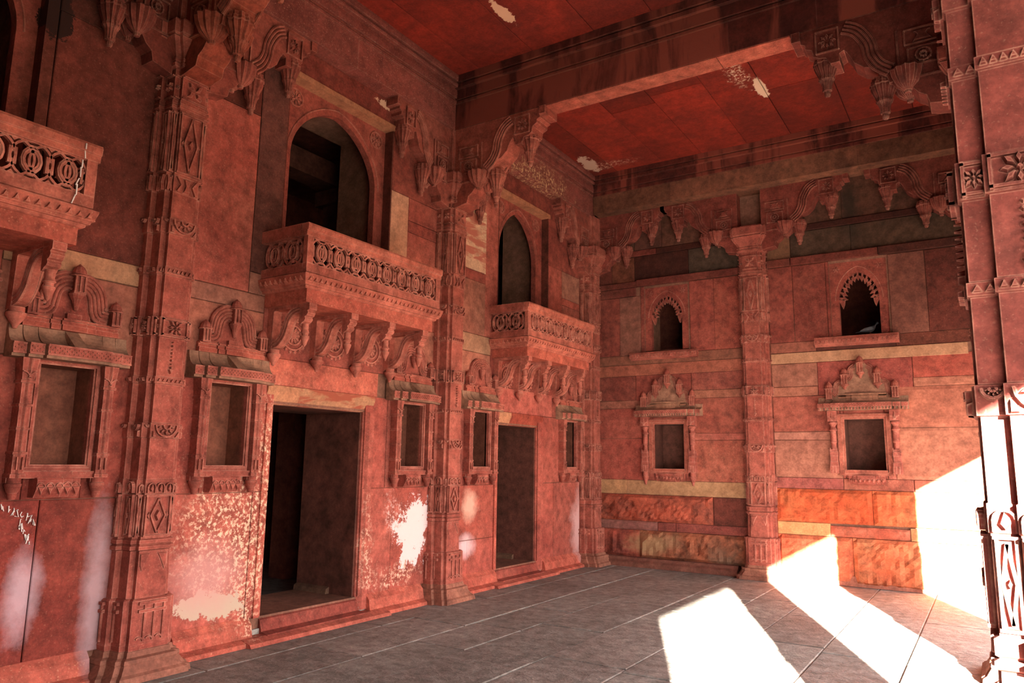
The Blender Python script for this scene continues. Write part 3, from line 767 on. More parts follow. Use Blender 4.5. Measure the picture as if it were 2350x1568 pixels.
def arch_plate(bm, hw, z0, zs, za, W, zt, v0, v1, n=28, cusp=0.0, nc=9):
    """flat plate W wide with an arched opening"""
    box(bm, -W, -hw, v0, v1, z0, zt)
    box(bm, hw, W, v0, v1, z0, zt)
    us_ = [-hw * cos(pi * i / n) for i in range(n + 1)]
    lo = []
    for i, q in enumerate(us_):
        z = pointed(q, hw, zs, za)
        lo.append((q, z))
    pts = lo + [(hw, zt), (-hw, zt)]
    f_ = [bm.verts.new((p[0], v1, p[1])) for p in pts]
    b_ = [bm.verts.new((p[0], v0, p[1])) for p in pts]
    N = len(lo)
    ft = [bm.verts.new((p[0], v1, zt)) for p in lo]
    bt = [bm.verts.new((p[0], v0, zt)) for p in lo]
    for i in range(N - 1):
        bm.faces.new((f_[i], f_[i + 1], ft[i + 1], ft[i]))
        bm.faces.new((b_[i + 1], b_[i], bt[i], bt[i + 1]))
        bm.faces.new((f_[i + 1], f_[i], b_[i], b_[i + 1]))

def rosette(bm, cx, cz, y, rr, n=8, h=.012):
    for i in range(n):
        a = 2 * pi * i / n
        p = [(.25, 0), (.6, .17), (1, 0), (.6, -.17)]
        ring = [(cx + rr * (q[0] * cos(a) - q[1] * sin(a)), cz + rr * (q[0] * sin(a) + q[1] * cos(a))) for q in p]
        loft(bm, [[(q[0], y - .002, q[1]) for q in ring], [(q[0] * .98 + cx * .02, y + h, q[1] * .98 + cz * .02) for q in ring]])
    lathe_y(bm, [(rr * .22, 0), (rr * .2, h * 1.2), (rr * .08, h * 1.5)], cx, y, cz, 8)

def lathe_y(bm, prof, cx, y, cz, n=16):
    rings = [[(cx + max(rd, 1e-4) * cos(2 * pi * i / n), y + dy, cz + max(rd, 1e-4) * sin(2 * pi * i / n)) for i in range(n)] for rd, dy in prof]
    loft(bm, rings)

def ring_y(bm, cx, cz, y, r0, r1, h, n=24, sx=1.0, sz=1.0, a0=0, a1=2 * pi):
    """flat ring standing out along +y"""
    full = abs(a1 - a0 - 2 * pi) < 1e-6
    k = n if full else n + 1
    secs = []
    for i in range(k):
        a = a0 + (a1 - a0) * i / n
        c_, s_ = cos(a), sin(a)
        secs.append([(cx + r0 * c_ * sx, y, cz + r0 * s_ * sz), (cx + r1 * c_ * sx, y, cz + r1 * s_ * sz),
                     (cx + r1 * c_ * sx, y + h, cz + r1 * s_ * sz), (cx + r0 * c_ * sx, y + h, cz + r0 * s_ * sz)])
    if full:
        vr = [[bm.verts.new(p) for p in s] for s in secs]
        for i in range(n):
            A, B = vr[i], vr[(i + 1) % n]
            for j in range(4):
                bm.faces.new((A[j], A[(j + 1) % 4], B[(j + 1) % 4], B[j]))
    else:
        loft(bm, secs)

AHW = [.615, .515, .615]
for i, (c, h) in enumerate(ARCH):
    t = Thing('window_%d' % (i + 1), None, None, (LW, c, 3.26), RZ_L, kind='structure')
    zt = 5.42
    apex = [5.29, 5.29, 5.29][i]; spr = [4.66, 4.6, 4.66][i]
    bm = NB(); arch_plate(bm, AHW[i], 3.26, spr, apex, h + .004, zt, -.20, -.12)
    t.part('arched_frame', bm, M['wall'], label='flat stone plate with a pointed arch cut in it').color = (.85, .85, .85, 1)
    bm = NB(); ring_pts = []
    n = 30
    for s_ in (0,):
        pts = [(-(AHW[i] + .05) * cos(pi * k / n), -.118, pointed(-(AHW[i] + .05) * cos(pi * k / n), AHW[i] + .05, spr, apex + .07)) for k in range(n + 1)]
        tube(bm, pts, .008, 5)
    t.part('arch_moulding', bm, M['carved'])
    bm = NB()
    for s_ in (-1, 1):
        rosette(bm, s_ * (AHW[i] - .02), apex - .03, -.12, .085, 8)
        ring_y(bm, s_ * (AHW[i] - .02), apex - .03, -.12, .085, .1, .012, 16)
    t.part('roundel', bm, M['carved'])
    bm = NB()
    box(bm, -h - .012, -h + .006, -.12, .0, 3.26, zt); box(bm, h - .006, h + .012, -.12, 0, 3.26, zt)
    t.part('recess_side', bm, M['wall_dark'])
    bm = NB()
    box(bm, -h - .02, h + .02, -.12, .025, zt - .01, zt + .05)
    t.part('top_moulding', bm, M['cream']).color = (.8, .6, .5, 1)
    bm = NB(); box(bm, -h, h, -.86, -.12, 3.25, 3.31); t.part('sill', bm, M['inner'])
# ------------------------------------------------------------------ carved details on pilaster faces
class Face:
    """frame on a flat face: s runs along it, o stands out of it"""
    def __init__(s, org, du, dn): s.org, s.du, s.dn = org, du, dn
    def P(s, a, z, o):
        return (s.org[0] + s.du[0] * a + s.dn[0] * o, s.org[1] + s.du[1] * a + s.dn[1] * o, z)
    def bar(s, bm, p, q, w, h):
        dx, dz = q[0] - p[0], q[1] - p[1]
        L = math.hypot(dx, dz) or 1e-6
        nx, nz = -dz / L * w / 2, dx / L * w / 2
        base = [(p[0] + nx, p[1] + nz), (p[0] - nx, p[1] - nz), (q[0] - nx, q[1] - nz), (q[0] + nx, q[1] + nz)]
        loft(bm, [[s.P(a, z, -.003) for a, z in base], [s.P(a, z, h) for a, z in base]])
    def poly(s, bm, pts, h, shrink=.75):
        cx = sum(p[0] for p in pts) / len(pts); cz = sum(p[1] for p in pts) / len(pts)
        loft(bm, [[s.P(a, z, -.003) for a, z in pts], [s.P(cx + (a - cx) * shrink, cz + (z - cz) * shrink, h) for a, z in pts]])
    def arc(s, bm, cx, cz, rr, a0, a1, w, h, n=8):
        for i in range(n):
            t0 = a0 + (a1 - a0) * i / n; t1 = a0 + (a1 - a0) * (i + 1) / n
            s.bar(bm, (cx + rr * cos(t0), cz + rr * sin(t0)), (cx + rr * cos(t1), cz + rr * sin(t1)), w, h)
    def petal(s, bm, cx, cz, ang, r0, r1, w, h):
        c_, s_ = cos(ang), sin(ang)
        pts = [(r0, 0), ((r0 + r1) / 2, w / 2), (r1, 0), ((r0 + r1) / 2, -w / 2)]
        s.poly(bm, [(cx + a * c_ - b * s_, cz + a * s_ + b * c_) for a, b in pts], h, .6)

class DeepFace(Face):
    def P(s, a, z, o):
        return Face.P(s, a, z, o * 1.7 if o > 0 else o)
def deco(bm, F, kind, w, z0, z1):
    """w is the full width available"""
    hw, h, zm = w / 2, z1 - z0, (z0 + z1) / 2
    narrow = w < .09
    if kind == 'lozenge':
        b = .012
        F.bar(bm, (-hw + b, z0), (-hw + b, z1), b, .012); F.bar(bm, (hw - b, z0), (hw - b, z1), b, .012)
        q = hw * (.55 if not narrow else .5)
        for sa in (-1, 1):
            F.bar(bm, (0, z0 + .02), (sa * q, zm), b, .014); F.bar(bm, (sa * q, zm), (0, z1 - .02), b, .014)
        F.poly(bm, [(-q * .4, zm), (0, zm + q * .8), (q * .4, zm), (0, zm - q * .8)], .018)
        if not narrow:
            for sa in (-1, 1):
                F.poly(bm, [(sa * (hw - .02), zm), (sa * (q + .008), zm + .03), (sa * (q + .008), zm - .03)], .012)
        F.bar(bm, (-hw, z0), (hw, z0), b, .014); F.bar(bm, (-hw, z1), (hw, z1), b, .014)
    elif kind == 'flower':
        b = .012
        for p, q in (((-hw, z0 + b), (hw, z0 + b)), ((-hw, z1 - b), (hw, z1 - b)), ((-hw + b / 2, z0), (-hw + b / 2, z1)), ((hw - b / 2, z0), (hw - b / 2, z1))):
            F.bar(bm, p, q, b, .012)
        r1 = min(hw, h / 2) * .92
        for k in range(8):
            F.petal(bm, 0, zm, k * pi / 4 + pi / 8 * 0, r1 * .15, r1 * (1.0 if k % 2 == 0 else 1.15), r1 * .42, .018)
        F.petal(bm, 0, zm, 0, -r1 * .2, r1 * .2, r1 * .4, .022)
    elif kind == 'rosette':
        r1 = min(hw, h / 2) * .8
        for k in range(4):
            F.petal(bm, 0, zm, k * pi / 2 + pi / 4, r1 * .1, r1 * 1.2, r1 * .6, .016)
        F.bar(bm, (-hw, z0), (hw, z0), .01, .012); F.bar(bm, (-hw, z1), (hw, z1), .01, .012)
    elif kind == 'leaf':
        n = max(1, round(w / .075))
        for k in range(n):
            cx = -hw + w * (k + .5) / n; rr = w / n * .42
            F.arc(bm, cx, z0 + h * .45, rr, 0, pi, .009, .014, 6)
            F.bar(bm, (cx - rr, z0), (cx - rr, z0 + h * .45), .009, .014); F.bar(bm, (cx + rr, z0), (cx + rr, z0 + h * .45), .009, .014)
            F.poly(bm, [(cx - rr * .5, z0 + h * .3), (cx, z0 + h * .85), (cx + rr * .5, z0 + h * .3), (cx, z0 + .005)], .016)
    elif kind == 'semi':
        rr = min(hw * .85, h * .85)
        F.arc(bm, 0, z1 - .01, rr, pi, 2 * pi, .010, .014, 8)
        F.arc(bm, 0, z1 - .01, rr * .35, pi, 2 * pi, .010, .018, 4)
        for k in range(5):
            a = pi + pi * (k + .5) / 5
            F.petal(bm, 0, z1 - .01, a, rr * .38, rr * .9, rr * .24, .014)
        if not narrow:
            for sa in (-1, 1):
                F.poly(bm, [(sa * hw, z0), (sa * hw, z0 + h * .5), (sa * hw * .7, z0)], .012)
    elif kind == 'chevron':
        n = max(2, round(w / .035))
        for k in range(n):
            cx = -hw + w * (k + .5) / n; q = w / n * .42
            F.poly(bm, [(cx - q, z0 + h * .2), (cx, z1 - h * .12), (cx + q, z0 + h * .2)], .012)
    elif kind == 'chain':
        n = max(4, int(h / .026))
        for k in range(n):
            cz = z1 - h * (k + .5) / n; q = .008 + .0035 * (k % 2)
            F.poly(bm, [(-q, cz), (0, cz + q * 1.1), (q, cz), (0, cz - q * 1.1)], .016, .5)
        F.poly(bm, [(-.02, z0 + .03), (.02, z0 + .03), (.0, z0 - .01)], .016)
    elif kind == 'figure':
        F.poly(bm, [(-hw * .25, z0), (-hw * .1, zm), (-hw * .3, z1), (hw * .3, z1), (hw * .1, zm), (hw * .25, z0)], .014)
        for sa in (-1, 1):
            F.bar(bm, (sa * hw * .85, z1), (sa * hw * .45, zm), .012, .014); F.bar(bm, (sa * hw * .45, zm), (sa * hw * .75, z0), .012, .014)

PIL = dict(base=(.20, .56), neck=(.90, .99), loz1=(1.0, 1.31), leaf=(1.32, 1.43), semi=(1.74, 1.86), chev=(2.16, 2.22), chain=(2.25, 2.51),
           flower=(2.53, 2.69), chev2=(3.03, 3.10), semi2=(3.37, 3.50), fig=(3.72, 3.86), loz2=(3.88, 4.40), band=(4.43, 4.50), ros=(4.52, 4.72), cap=(4.78, 5.16))
PIL_F = dict(base=(.19, .58), neck=(.90, 1.02), loz1=(1.05, 1.36), leaf=(1.37, 1.48), semi=(1.79, 1.91), chev=(2.24, 2.30), chain=(2.33, 2.59),
             flower=(2.62, 2.78), chev2=(3.12, 3.18), semi2=(3.42, 3.55), fig=(3.74, 3.88), loz2=(3.90, 4.42), band=(4.46, 4.52), ros=(4.55, 4.76), cap=(4.82, 5.21))

def pilaster(label, loc, rz, full=False, S=PIL, sc_=1.0, mat='carved', tb=(1, 1, 1), group=None, ztop=ZB, name='pilaster', bsc=1.0):
    t = Thing(name, label, 'pilaster' if not full else 'column', loc, rz, group)
    if full:
        q = [(.10, .20), (.10, .155), (.19, .155), (.19, .10), (.20, .10)]
        q = [(a * sc_, b * sc_) for a, b in q]
        base = []
        for sx, sy, rev in ((1, 1, 0), (1, -1, 1), (-1, -1, 0), (-1, 1, 1)):
            p = [(a * sx, b * sy) for a, b in q]
            base += list(reversed(p)) if rev else p
        def fp(e, z):
            return [(x + (e if x > 0 else -e), y + (e if y > 0 else -e), z) for x, y in base]
    else:
        st = [(.20, .06), (.155, .17), (.11, .21)]
        L = []
        y = -.02
        for hw, d in st:
            L += [(hw * sc_, y), (hw * sc_, d)]
            y = d
        base = [(-a, b) for a, b in L][::1] + [(a, b) for a, b in reversed(L)]
        # order: left wall -> front -> right wall
        def fp(e, z):
            return [(x + (e if x > 0 else -e), (y if y < 0 else y + e), z) for x, y in base]
    faces = []
    if full:
        for k in range(4):
            a = k * pi / 2
            def rot(p, a=a): return (p[0] * cos(a) - p[1] * sin(a), p[0] * sin(a) + p[1] * cos(a))
            faces.append((Face(rot((0, -.20 * sc_)), rot((1, 0)), rot((0, -1))), .20 * sc_))
            for s_ in (-1, 1):
                if k % 2 == 0: faces.append((Face(rot((s_ * .145 * sc_, -.155 * sc_)), rot((1, 0)), rot((0, -1))), .088 * sc_))
    else:
        faces.append((Face((0, .21), (1, 0), (0, 1)), .22 * sc_))
        for s_ in (-1, 1):
            faces.append((Face((s_ * .1325 * sc_, .17), (1, 0), (0, 1)), .044 * sc_))
            faces.append((Face((s_ * .155 * sc_, .115), (0, 1), (s_, 0)), .10))
            faces.append((Face((s_ * .20 * sc_, .03), (0, 1), (s_, 0)), .055))
    def add(nm, rings, mt_=mat, tbb=tb, dk=None, extra=None):
        bm = NB()
        loft(bm, [fp(e, z) for z, e in rings])
        if dk:
            kind, e, z0, z1 = dk
            for F, w in faces:
                G_ = DeepFace((F.org[0] + F.dn[0] * e, F.org[1] + F.dn[1] * e), F.du, F.dn)
                if kind == 'chain' and w < .15: continue
                deco(bm, G_, kind, w - .004, z0, z1)
        if extra: extra(bm)
        o = t.part(nm, bm, M[mt_]); o.color = (*tbb, 1)
        return o
    s = S
    pe = .085 * bsc
    add('plinth', [(0, pe * 1.9), (.045, pe * 1.8), (.06, pe * 1.5), (.115, pe * 1.1), (.125, pe * 1.15), (.15, pe * 1.1), (.16, pe * .75), (s['base'][0], pe * .65)], mt_='tan', tbb=(.9, .95, .9))
    def ribs(bm):
        for F, w in faces:
            e = .045
            G_ = Face((F.org[0] + F.dn[0] * e, F.org[1] + F.dn[1] * e), F.du, F.dn)
            z0, z1 = s['base']
            if w > .15:
                for a in (-.42, -.08, .26):
                    G_.bar(bm, (a * w, z0 + .06), (a * w, z1 - .02), .016, .016)
                    G_.arc(bm, a * w + .03, z0 + .06, .03, pi * .2, pi, .01, .014, 4)
            else:
                G_.bar(bm, (0, z0 + .06), (0, z1 - .02), .012, .014)
            for zz in (z1 - .03, z1 - .085):
                G_.bar(bm, (-w / 2, zz), (w / 2, zz), .022, .02)
    add('base', [(s['base'][0], .045), (s['base'][0] + .04, .05), (s['base'][0] + .05, .045), (s['base'][1] - .01, .045), (s['base'][1], .03)], extra=ribs)
    def volute(bm):
        F, w = faces[0]
        zz = s['neck'][0]
        G_ = Face(F.org, F.du, F.dn)
        for a in (-1, 1):
            G_.poly(bm, [(a * w * .5, zz - .01), (a * w * .5, zz - .11), (a * w * .42, zz - .16), (a * w * .25, zz - .07), (a * w * .1, zz - .01)], .016)
    add('lower_shaft', [(s['base'][1], .012), (s['neck'][0], .004)], extra=volute)
    nz0, nz1 = s['neck']
    add('neck_rings', [(nz0, .0), (nz0 + .01, .022), (nz0 + .035, .022), (nz0 + .045, .004), (nz0 + .055, .018), (nz1 - .01, .018), (nz1, 0)])
    def seg_(nm, key, e, kind, mt_=mat):
        z0, z1 = s[key]
        add(nm, [(z0, 0), (z0 + .004, e), (z1 - .004, e), (z1, 0)], dk=(kind, e, z0 + .008, z1 - .008), mt_=mt_)
    def plain(nm, a, b, dk=None):
        if b - a > .012:
            add(nm, [(a, 0), (b, 0)], dk=dk)
    plain('lozenge_shaft', nz1, s['leaf'][0], ('lozenge', 0, nz1 + .02, s['leaf'][0] - .012))
    seg_('leaf_band', 'leaf', .006, 'leaf')
    plain('shaft', s['leaf'][1], s['semi'][0])
    seg_('lunette_band', 'semi', .012, 'semi')
    plain('shaft', s['semi'][1], s['chev'][0])
    seg_('chevron_band', 'chev', .010, 'chevron')
    plain('chain_shaft', s['chev'][1], s['flower'][0], ('chain', 0, s['chain'][0], s['chain'][1]))
    seg_('flower_band', 'flower', .014, 'flower')
    plain('shaft', s['flower'][1], s['chev2'][0])
    seg_('chevron_band', 'chev2', .010, 'chevron')
    plain('shaft', s['chev2'][1], s['semi2'][0])
    seg_('lunette_band', 'semi2', .012, 'semi')
    plain('shaft', s['semi2'][1], s['fig'][0])
    plain('vase_carving', s['fig'][0], s['fig'][1], ('figure', 0, s['fig'][0] + .01, s['fig'][1] - .005))
    plain('lozenge_shaft', s['fig'][1], s['band'][0], ('lozenge', 0, s['loz2'][0] + .01, s['loz2'][1]))
    z0, z1 = s['band']
    add('neck_rings', [(z0, 0), (z0 + .008, .016), (z0 + .028, .016), (z0 + .035, .002), (z0 + .045, .014), (z1, .014), (z1 + .004, 0)])
    plain('rosette_band', z1 + .004, s['cap'][0], ('rosette', 0, s['ros'][0] + .01, s['ros'][1]))
    z0, z1 = s['cap']
    add('capital', [(z0, .0), (z0 + .01, .03), (z0 + .035, .035), (z0 + .045, .015), (z0 + .06, .03), (z0 + .08, .03), (z0 + .09, .02), (z0 + .14, .045), (z0 + .20, .085),
                    (z0 + .23, .10), (z0 + .245, .085), (z0 + .26, .105), (z1 - .02, .11), (z1, .10)])
    if ztop > z1 + .02:
        add('upper_block', [(z1, 0.01), (ztop, .01)])
    return t

P_lab = ['tall red carved stone pilaster nearest on the left wall, with flower band and ribbed base',
         'carved red pilaster on the left wall between the two balconies, under the cross beam',
         'slim carved pilaster in the far left corner of the hall']
pilaster(P_lab[0], (LW, 3.42, 0), RZ_L, tb=(1.0, .95, .95), group='wall pilasters')
pilaster(P_lab[1], (LW, 7.17, 0), RZ_L, tb=(1.05, 1.05, 1.05), group='wall pilasters')
pilaster(P_lab[2], (LW, 11.03, 0), RZ_L, S=PIL_F, tb=(.95, .95, .95), group='wall pilasters')
pilaster('carved red pilaster in the middle of the far wall between two niches', (FX(2.79), FY, 0), RZ_F, S=PIL_F, tb=(.95, .9, .9), group='wall pilasters', ztop=5.25)
pilaster('dark pilaster at the right end of the far wall beside the arcade', (5.94, FY, 0), RZ_F, S=PIL_F, tb=(.8, .7, .7), group='wall pilasters')
COLX = 5.868
for lb, yy, x1, y1, tb in (('large sunlit carved stone column close by at the right edge of the hall', 3.40, 6.2, 3.66, (.6, .55, .6)),
                           ('shaded arcade column behind the large sunlit column on the right', 7.18, 6.55, 7.40, (.8, .7, .7)),
                           ('arcade column nearest the camera, at its side', -.62, 6.2, -.36, (.8, .8, .8))):
    t = pilaster(lb, (COLX, yy, 0), 0, True, PIL_F, name='arcade_column', group='arcade columns', tb=tb)
    bm = NB(); box(bm, .16, x1 - COLX, -.20, y1 - yy, 0, 4.6)  # unseen block added so the column's cast shadow keeps its width
    t.part('shadow_pier', bm, M['carved']).color = (*tb, 1)

# ------------------------------------------------------------------ great brackets under the beams
BR_PROF = [(0, 5.755), (1.30, 5.755), (1.30, 5.70), (1.24, 5.68), (1.24, 5.63), (1.20, 5.61), (1.20, 5.57), (1.14, 5.54), (1.13, 5.47), (1.08, 5.44), (1.02, 5.43), (.98, 5.36),
           (.90, 5.36), (.90, 5.44), (.86, 5.46), (.82, 5.40), (.78, 5.31), (.70, 5.24), (.60, 5.21), (.58, 5.14), (.52, 5.10), (.50, 5.03), (.36, 5.03), (.34, 4.96), (.28, 4.88), (.22, 4.84), (.20, 4.76), (.0, 4.72)]
def scurve(c, n=14):
    """smooth curve through control points (Catmull-Rom)"""
    out = []
    P = [c[0]] + list(c) + [c[-1]]
    m_ = max(2, n // (len(c) - 1))
    for i in range(1, len(P) - 2):
        for k in range(m_):
            t_ = k / m_
            out.append(tuple(.5 * ((2 * P[i][j]) + (-P[i - 1][j] + P[i + 1][j]) * t_ + (2 * P[i - 1][j] - 5 * P[i][j] + 4 * P[i + 1][j] - P[i + 2][j]) * t_ ** 2 +
                                   (-P[i - 1][j] + 3 * P[i][j] - 3 * P[i + 1][j] + P[i + 2][j]) * t_ ** 3) for j in range(len(c[0]))))
    out.append(tuple(c[-1]))
    return out
def offset2(c, d):
    out = []
    for i, p in enumerate(c):
        a = c[max(0, i - 1)]; b = c[min(len(c) - 1, i + 1)]
        tx, tz = b[0] - a[0], b[1] - a[1]
        L = math.hypot(tx, tz) or 1
        out.append((p[0] - tz / L * d, p[1] + tx / L * d))
    return out

PEND = [(.0, .0), (.016, .002), (.026, .012), (.028, .03), (.024, .04), (.040, .046), (.044, .056), (.040, .066), (.044, .09), (.056, .12), (.068, .128), (.072, .14), (.066, .15), (.074, .17), (.096, .21), (.106, .235), (.104, .245), (.112, .25), (.112, .27), (.10, .275), (.10, .30)]
def bracket(label, loc, rz, th=.26, tb=(1, 1, 1), zoff=0.0, sx=1.0, group='scroll brackets under the beams', sides=(-1, 1), sz=1.0):
    """reaches along local +y, thickness along x"""
    tb = tuple(v * .88 for v in tb)  # every bracket dimmed, painting in part of the shade under the ceiling
    t = Thing('bracket', label, 'bracket', (loc[0], loc[1], loc[2]), rz, group)
    t.z = 5.24
    t.o.scale = (1, sx, sz)
    bm = NB(); prism(bm, BR_PROF, 'x', -th / 2, th / 2)
    cb = t.part('corbel_body', bm, M['carved']); cb.color = (*tb, 1)
    c0 = scurve([(.50, 5.13), (.60, 5.22), (.66, 5.34), (.68, 5.46), (.76, 5.60), (.86, 5.66)], 20)
    bm = NB()
    for s_ in sides:
        xx = s_ * th / 2
        for k in range(4):
            cc = offset2(c0, k * .036 - .03)
            tube(bm, [(xx + s_ * .008, p[0], p[1]) for p in cc], .015, 6, up=(1, 0, 0))
    t.part('scroll', bm, M['carved'], parent=cb).color = (*tb, 1)
    bm = NB()
    for s_ in sides:
        F = DeepFace((s_ * th / 2, 0), (0, 1), (s_, 0))
        for (a0, a1, z0, z1) in ((.10, .34, 5.14, 5.30), (.90, 1.10, 5.48, 5.70), (.08, .36, 5.34, 5.48)):
            for p, q in (((a0, z0), (a1, z0)), ((a0, z1), (a1, z1)), ((a0, z0), (a0, z1)), ((a1, z0), (a1, z1))):
                F.bar(bm, p, q, .012, .014)
        F.arc(bm, .22, 5.22, .06, 0, 2 * pi, .012, .016, 12)
        F.arc(bm, .22, 5.22, .025, 0, 2 * pi, .012, .02, 8)
        for k in range(8): F.petal(bm, 1.0, 5.59, k * pi / 4, .02, .08, .035, .014)
        F.poly(bm, [(.14, 5.36), (.18, 5.42), (.15, 5.46), (.29, 5.46), (.26, 5.42), (.30, 5.36)], .014)
        F.bar(bm, (0, 5.02), (.46, 5.02), .014, .014); F.bar(bm, (.42, 5.5), (.42, 5.16), .014, .014)
    o = t.part('side_carving', bm, M['carved'], parent=cb); o.color = (*tb, 1); o['kind'] = 'stuff'
    for nm, v, z0, k in (('pendant', .56, 4.74, 1.05), ('pendant', 1.04, 5.09, 1.05)):
        bm = NB(); lathe(bm, [(rd * k, z * k * 1.25) for rd, z in PEND], (0, v, z0), 48, .13, nf=12)
        o = t.part(nm, bm, M['carved'], True); o.color = (*tb, 1)
    bm = NB()
    for s_ in sides:
        lathe(bm, [(0, 0), (.025, .005), (.03, .03), (.05, .04), (.10, .08), (.135, .15), (.145, .20), (.15, .215), (.14, .23), (.11, .235)], (s_ * (th / 2 - .02), .36, 4.90), 48, .14, nf=12)
    o = t.part('shell_bowl', bm, M['carved'], True); o.color = (*tb, 1)
    bm = NB(); box(bm, -th / 2 - .02, th / 2 + .02, 1.24, 1.32, 5.66, 5.757); t.part('tip_block', bm, M['carved']).color = (*tb, 1)
    return t
# across the hall, under the beam over the middle pilaster
bracket('large scroll bracket with fluted pendants under the cross beam at its left end', (.27, 7.17, 5.24), -pi / 2, .25, (1.1, 1.05, 1.0))
bracket('dark scroll bracket under the cross beam at its right end by the arcade', (5.68, 7.17, 5.24), pi / 2, .25, (.45, .36, .36))  # low tint puts the shade of the hall's right end into the stone
bracket('scroll bracket with a shell bowl reaching out from the nearest left pilaster', (.27, 3.42, 5.24), -pi / 2, .25, (.9, .75, .6))
# along the left wall, either side of the pilasters
bl = [('scroll bracket on the left wall just right of the nearest pilaster', 3.60, 0, (1, .95, .95)),
      ('dark scroll bracket on the left wall just left of the nearest pilaster', 3.24, pi, (.6, .5, .5)),
      ('scroll bracket on the left wall just left of the middle pilaster', 6.99, pi, (.95, .9, .9)),
      ('scroll bracket on the left wall just right of the middle pilaster', 7.35, 0, (.95, .9, .9)),
      ('scroll bracket on the left wall beside the far corner', 10.86, pi, (.9, .85, .85))]
for lb, y, rz, tb in bl:
    bracket(lb, (LW + .07, y, 5.24), rz, .17, tb, sx=.78 if y > 6 else .86)
for lb, x, rz, tb in [('relief scroll bracket on the far wall in the left corner', FX(.16), -pi / 2, (.72, .6, .6)),
                      ('relief scroll bracket on the far wall left of the middle pilaster', FX(2.62), pi / 2, (.72, .6, .6)),
                      ('relief scroll bracket on the far wall right of the middle pilaster', FX(2.98), -pi / 2, (.72, .6, .6)),
                      ('relief scroll bracket at the right end of the far wall', FX(5.72), pi / 2, (.6, .5, .5))]:
    bracket(lb, (x, FY - .085, 5.33), rz, .19, tb, sx=.95, sz=.95)
# on the big arcade columns, along the arcade
bracket('scroll bracket with a fluted bowl on the large sunlit column at the top right corner', (COLX, 3.2, 5.24), pi, .26, (1, 1, 1))
bracket('shaded scroll bracket of the arcade column behind the sunlit one', (COLX, 6.9, 5.24), pi, .26, (.8, .7, .7))
bracket('shaded scroll bracket reaching from the large sunlit column towards the hall', (5.68, 3.42, 5.24), pi / 2, .25, (.8, .7, .7))

# ------------------------------------------------------------------ small shapes shared by niche surrounds
def finial(bm, u_, v_, z0, hb, w, dome=.09, pend=0.0, n=10):
    """little kiosk: optional pendant below, four posts, domed cap"""
    if pend:
        lathe(bm, [(.002, -pend), (w * .18, -pend + .01), (w * .34, -pend * .45), (w * .36, -pend * .4), (w * .62, -.018), (w * .68, -.012), (w * .68, 0)], (u_, v_, z0), n)
    h = w / 2
    box(bm, u_ - h, u_ + h, v_ - h, v_ + h, z0, z0 + .014)
    for a in (-.8, 0, .8):
        box(bm, u_ + a * h - .006, u_ + a * h + .006, v_ + h * .55, v_ + h * .95, z0 + .01, z0 + hb)
    box(bm, u_ - h * .75, u_ + h * .75, v_ - h, v_ + h * .6, z0, z0 + hb)
    lathe(bm, [(h * 1.45, hb), (h * 1.5, hb + .008), (h * 1.2, hb + .02), (h * 1.1, hb + dome * .45), (h * .75, hb + dome * .72), (h * .25, hb + dome * .9), (.002, hb + dome)], (u_, v_, z0), n)

def eave_profile(v1, zb, band, rise, v0=0.0, tongue=False):
    """canopy section in (v,z): a thin front edge, hollow-curved roof behind (or a straight tongue)"""
    pts = [(v0, zb), (v1 - .004, zb), (v1 - .004, zb + band)]
    n = 7
    for i in range(1, n + 1):
        a = i / n * pi / 2
        if tongue:
            pts.append((v1 - (v1 - .03) * (i / n), zb + band + rise * (i / n)))
        else:
            pts.append((v1 - .012 - (v1 - .042) * sin(a), zb + band + rise * (1 - cos(a))))
    pts.append((v0, zb + band + rise))
    return pts

def studs(bm, u0, u1, v, z0, z1, rows=3, step=.016):
    n = int((u1 - u0) / step)
    for rr_ in range(rows):
        zc = z0 + (z1 - z0) * (rr_ + .5) / rows
        for k in range(n):
            if (k + rr_) % 2: continue
            uc = u0 + (k + .5) * (u1 - u0) / n
            q = step * .42; qz = (z1 - z0) / rows * .42
            loft(bm, [[(uc - q, v - .001, zc), (uc, v - .001, zc + qz), (uc + q, v - .001, zc), (uc, v - .001, zc - qz)],
                      [(uc - q * .5, v + .006, zc), (uc, v + .006, zc + qz * .5), (uc + q * .5, v + .006, zc), (uc, v + .006, zc - qz * .5)]])

def niche_recess(t, hw, z0, z1, dep, mat, tb):
    bm = NB()
    box(bm, -hw - .02, hw + .02, -dep - .02, -dep, z0 - .02, z1 + .02)
    o = t.part('recess_back', bm, M[mat]); o.color = (*tb, 1)
    bm = NB()
    box(bm, -hw - .015, -hw, -dep, 0, z0, z1); box(bm, hw, hw + .015, -dep, 0, z0, z1)
    box(bm, -hw, hw, -dep, 0, z0 - .015, z0); box(bm, -hw, hw, -dep, 0, z1, z1 + .015)
    o = t.part('recess_lining', bm, M[mat]); o.color = (tb[0], tb[1], tb[2], 1)

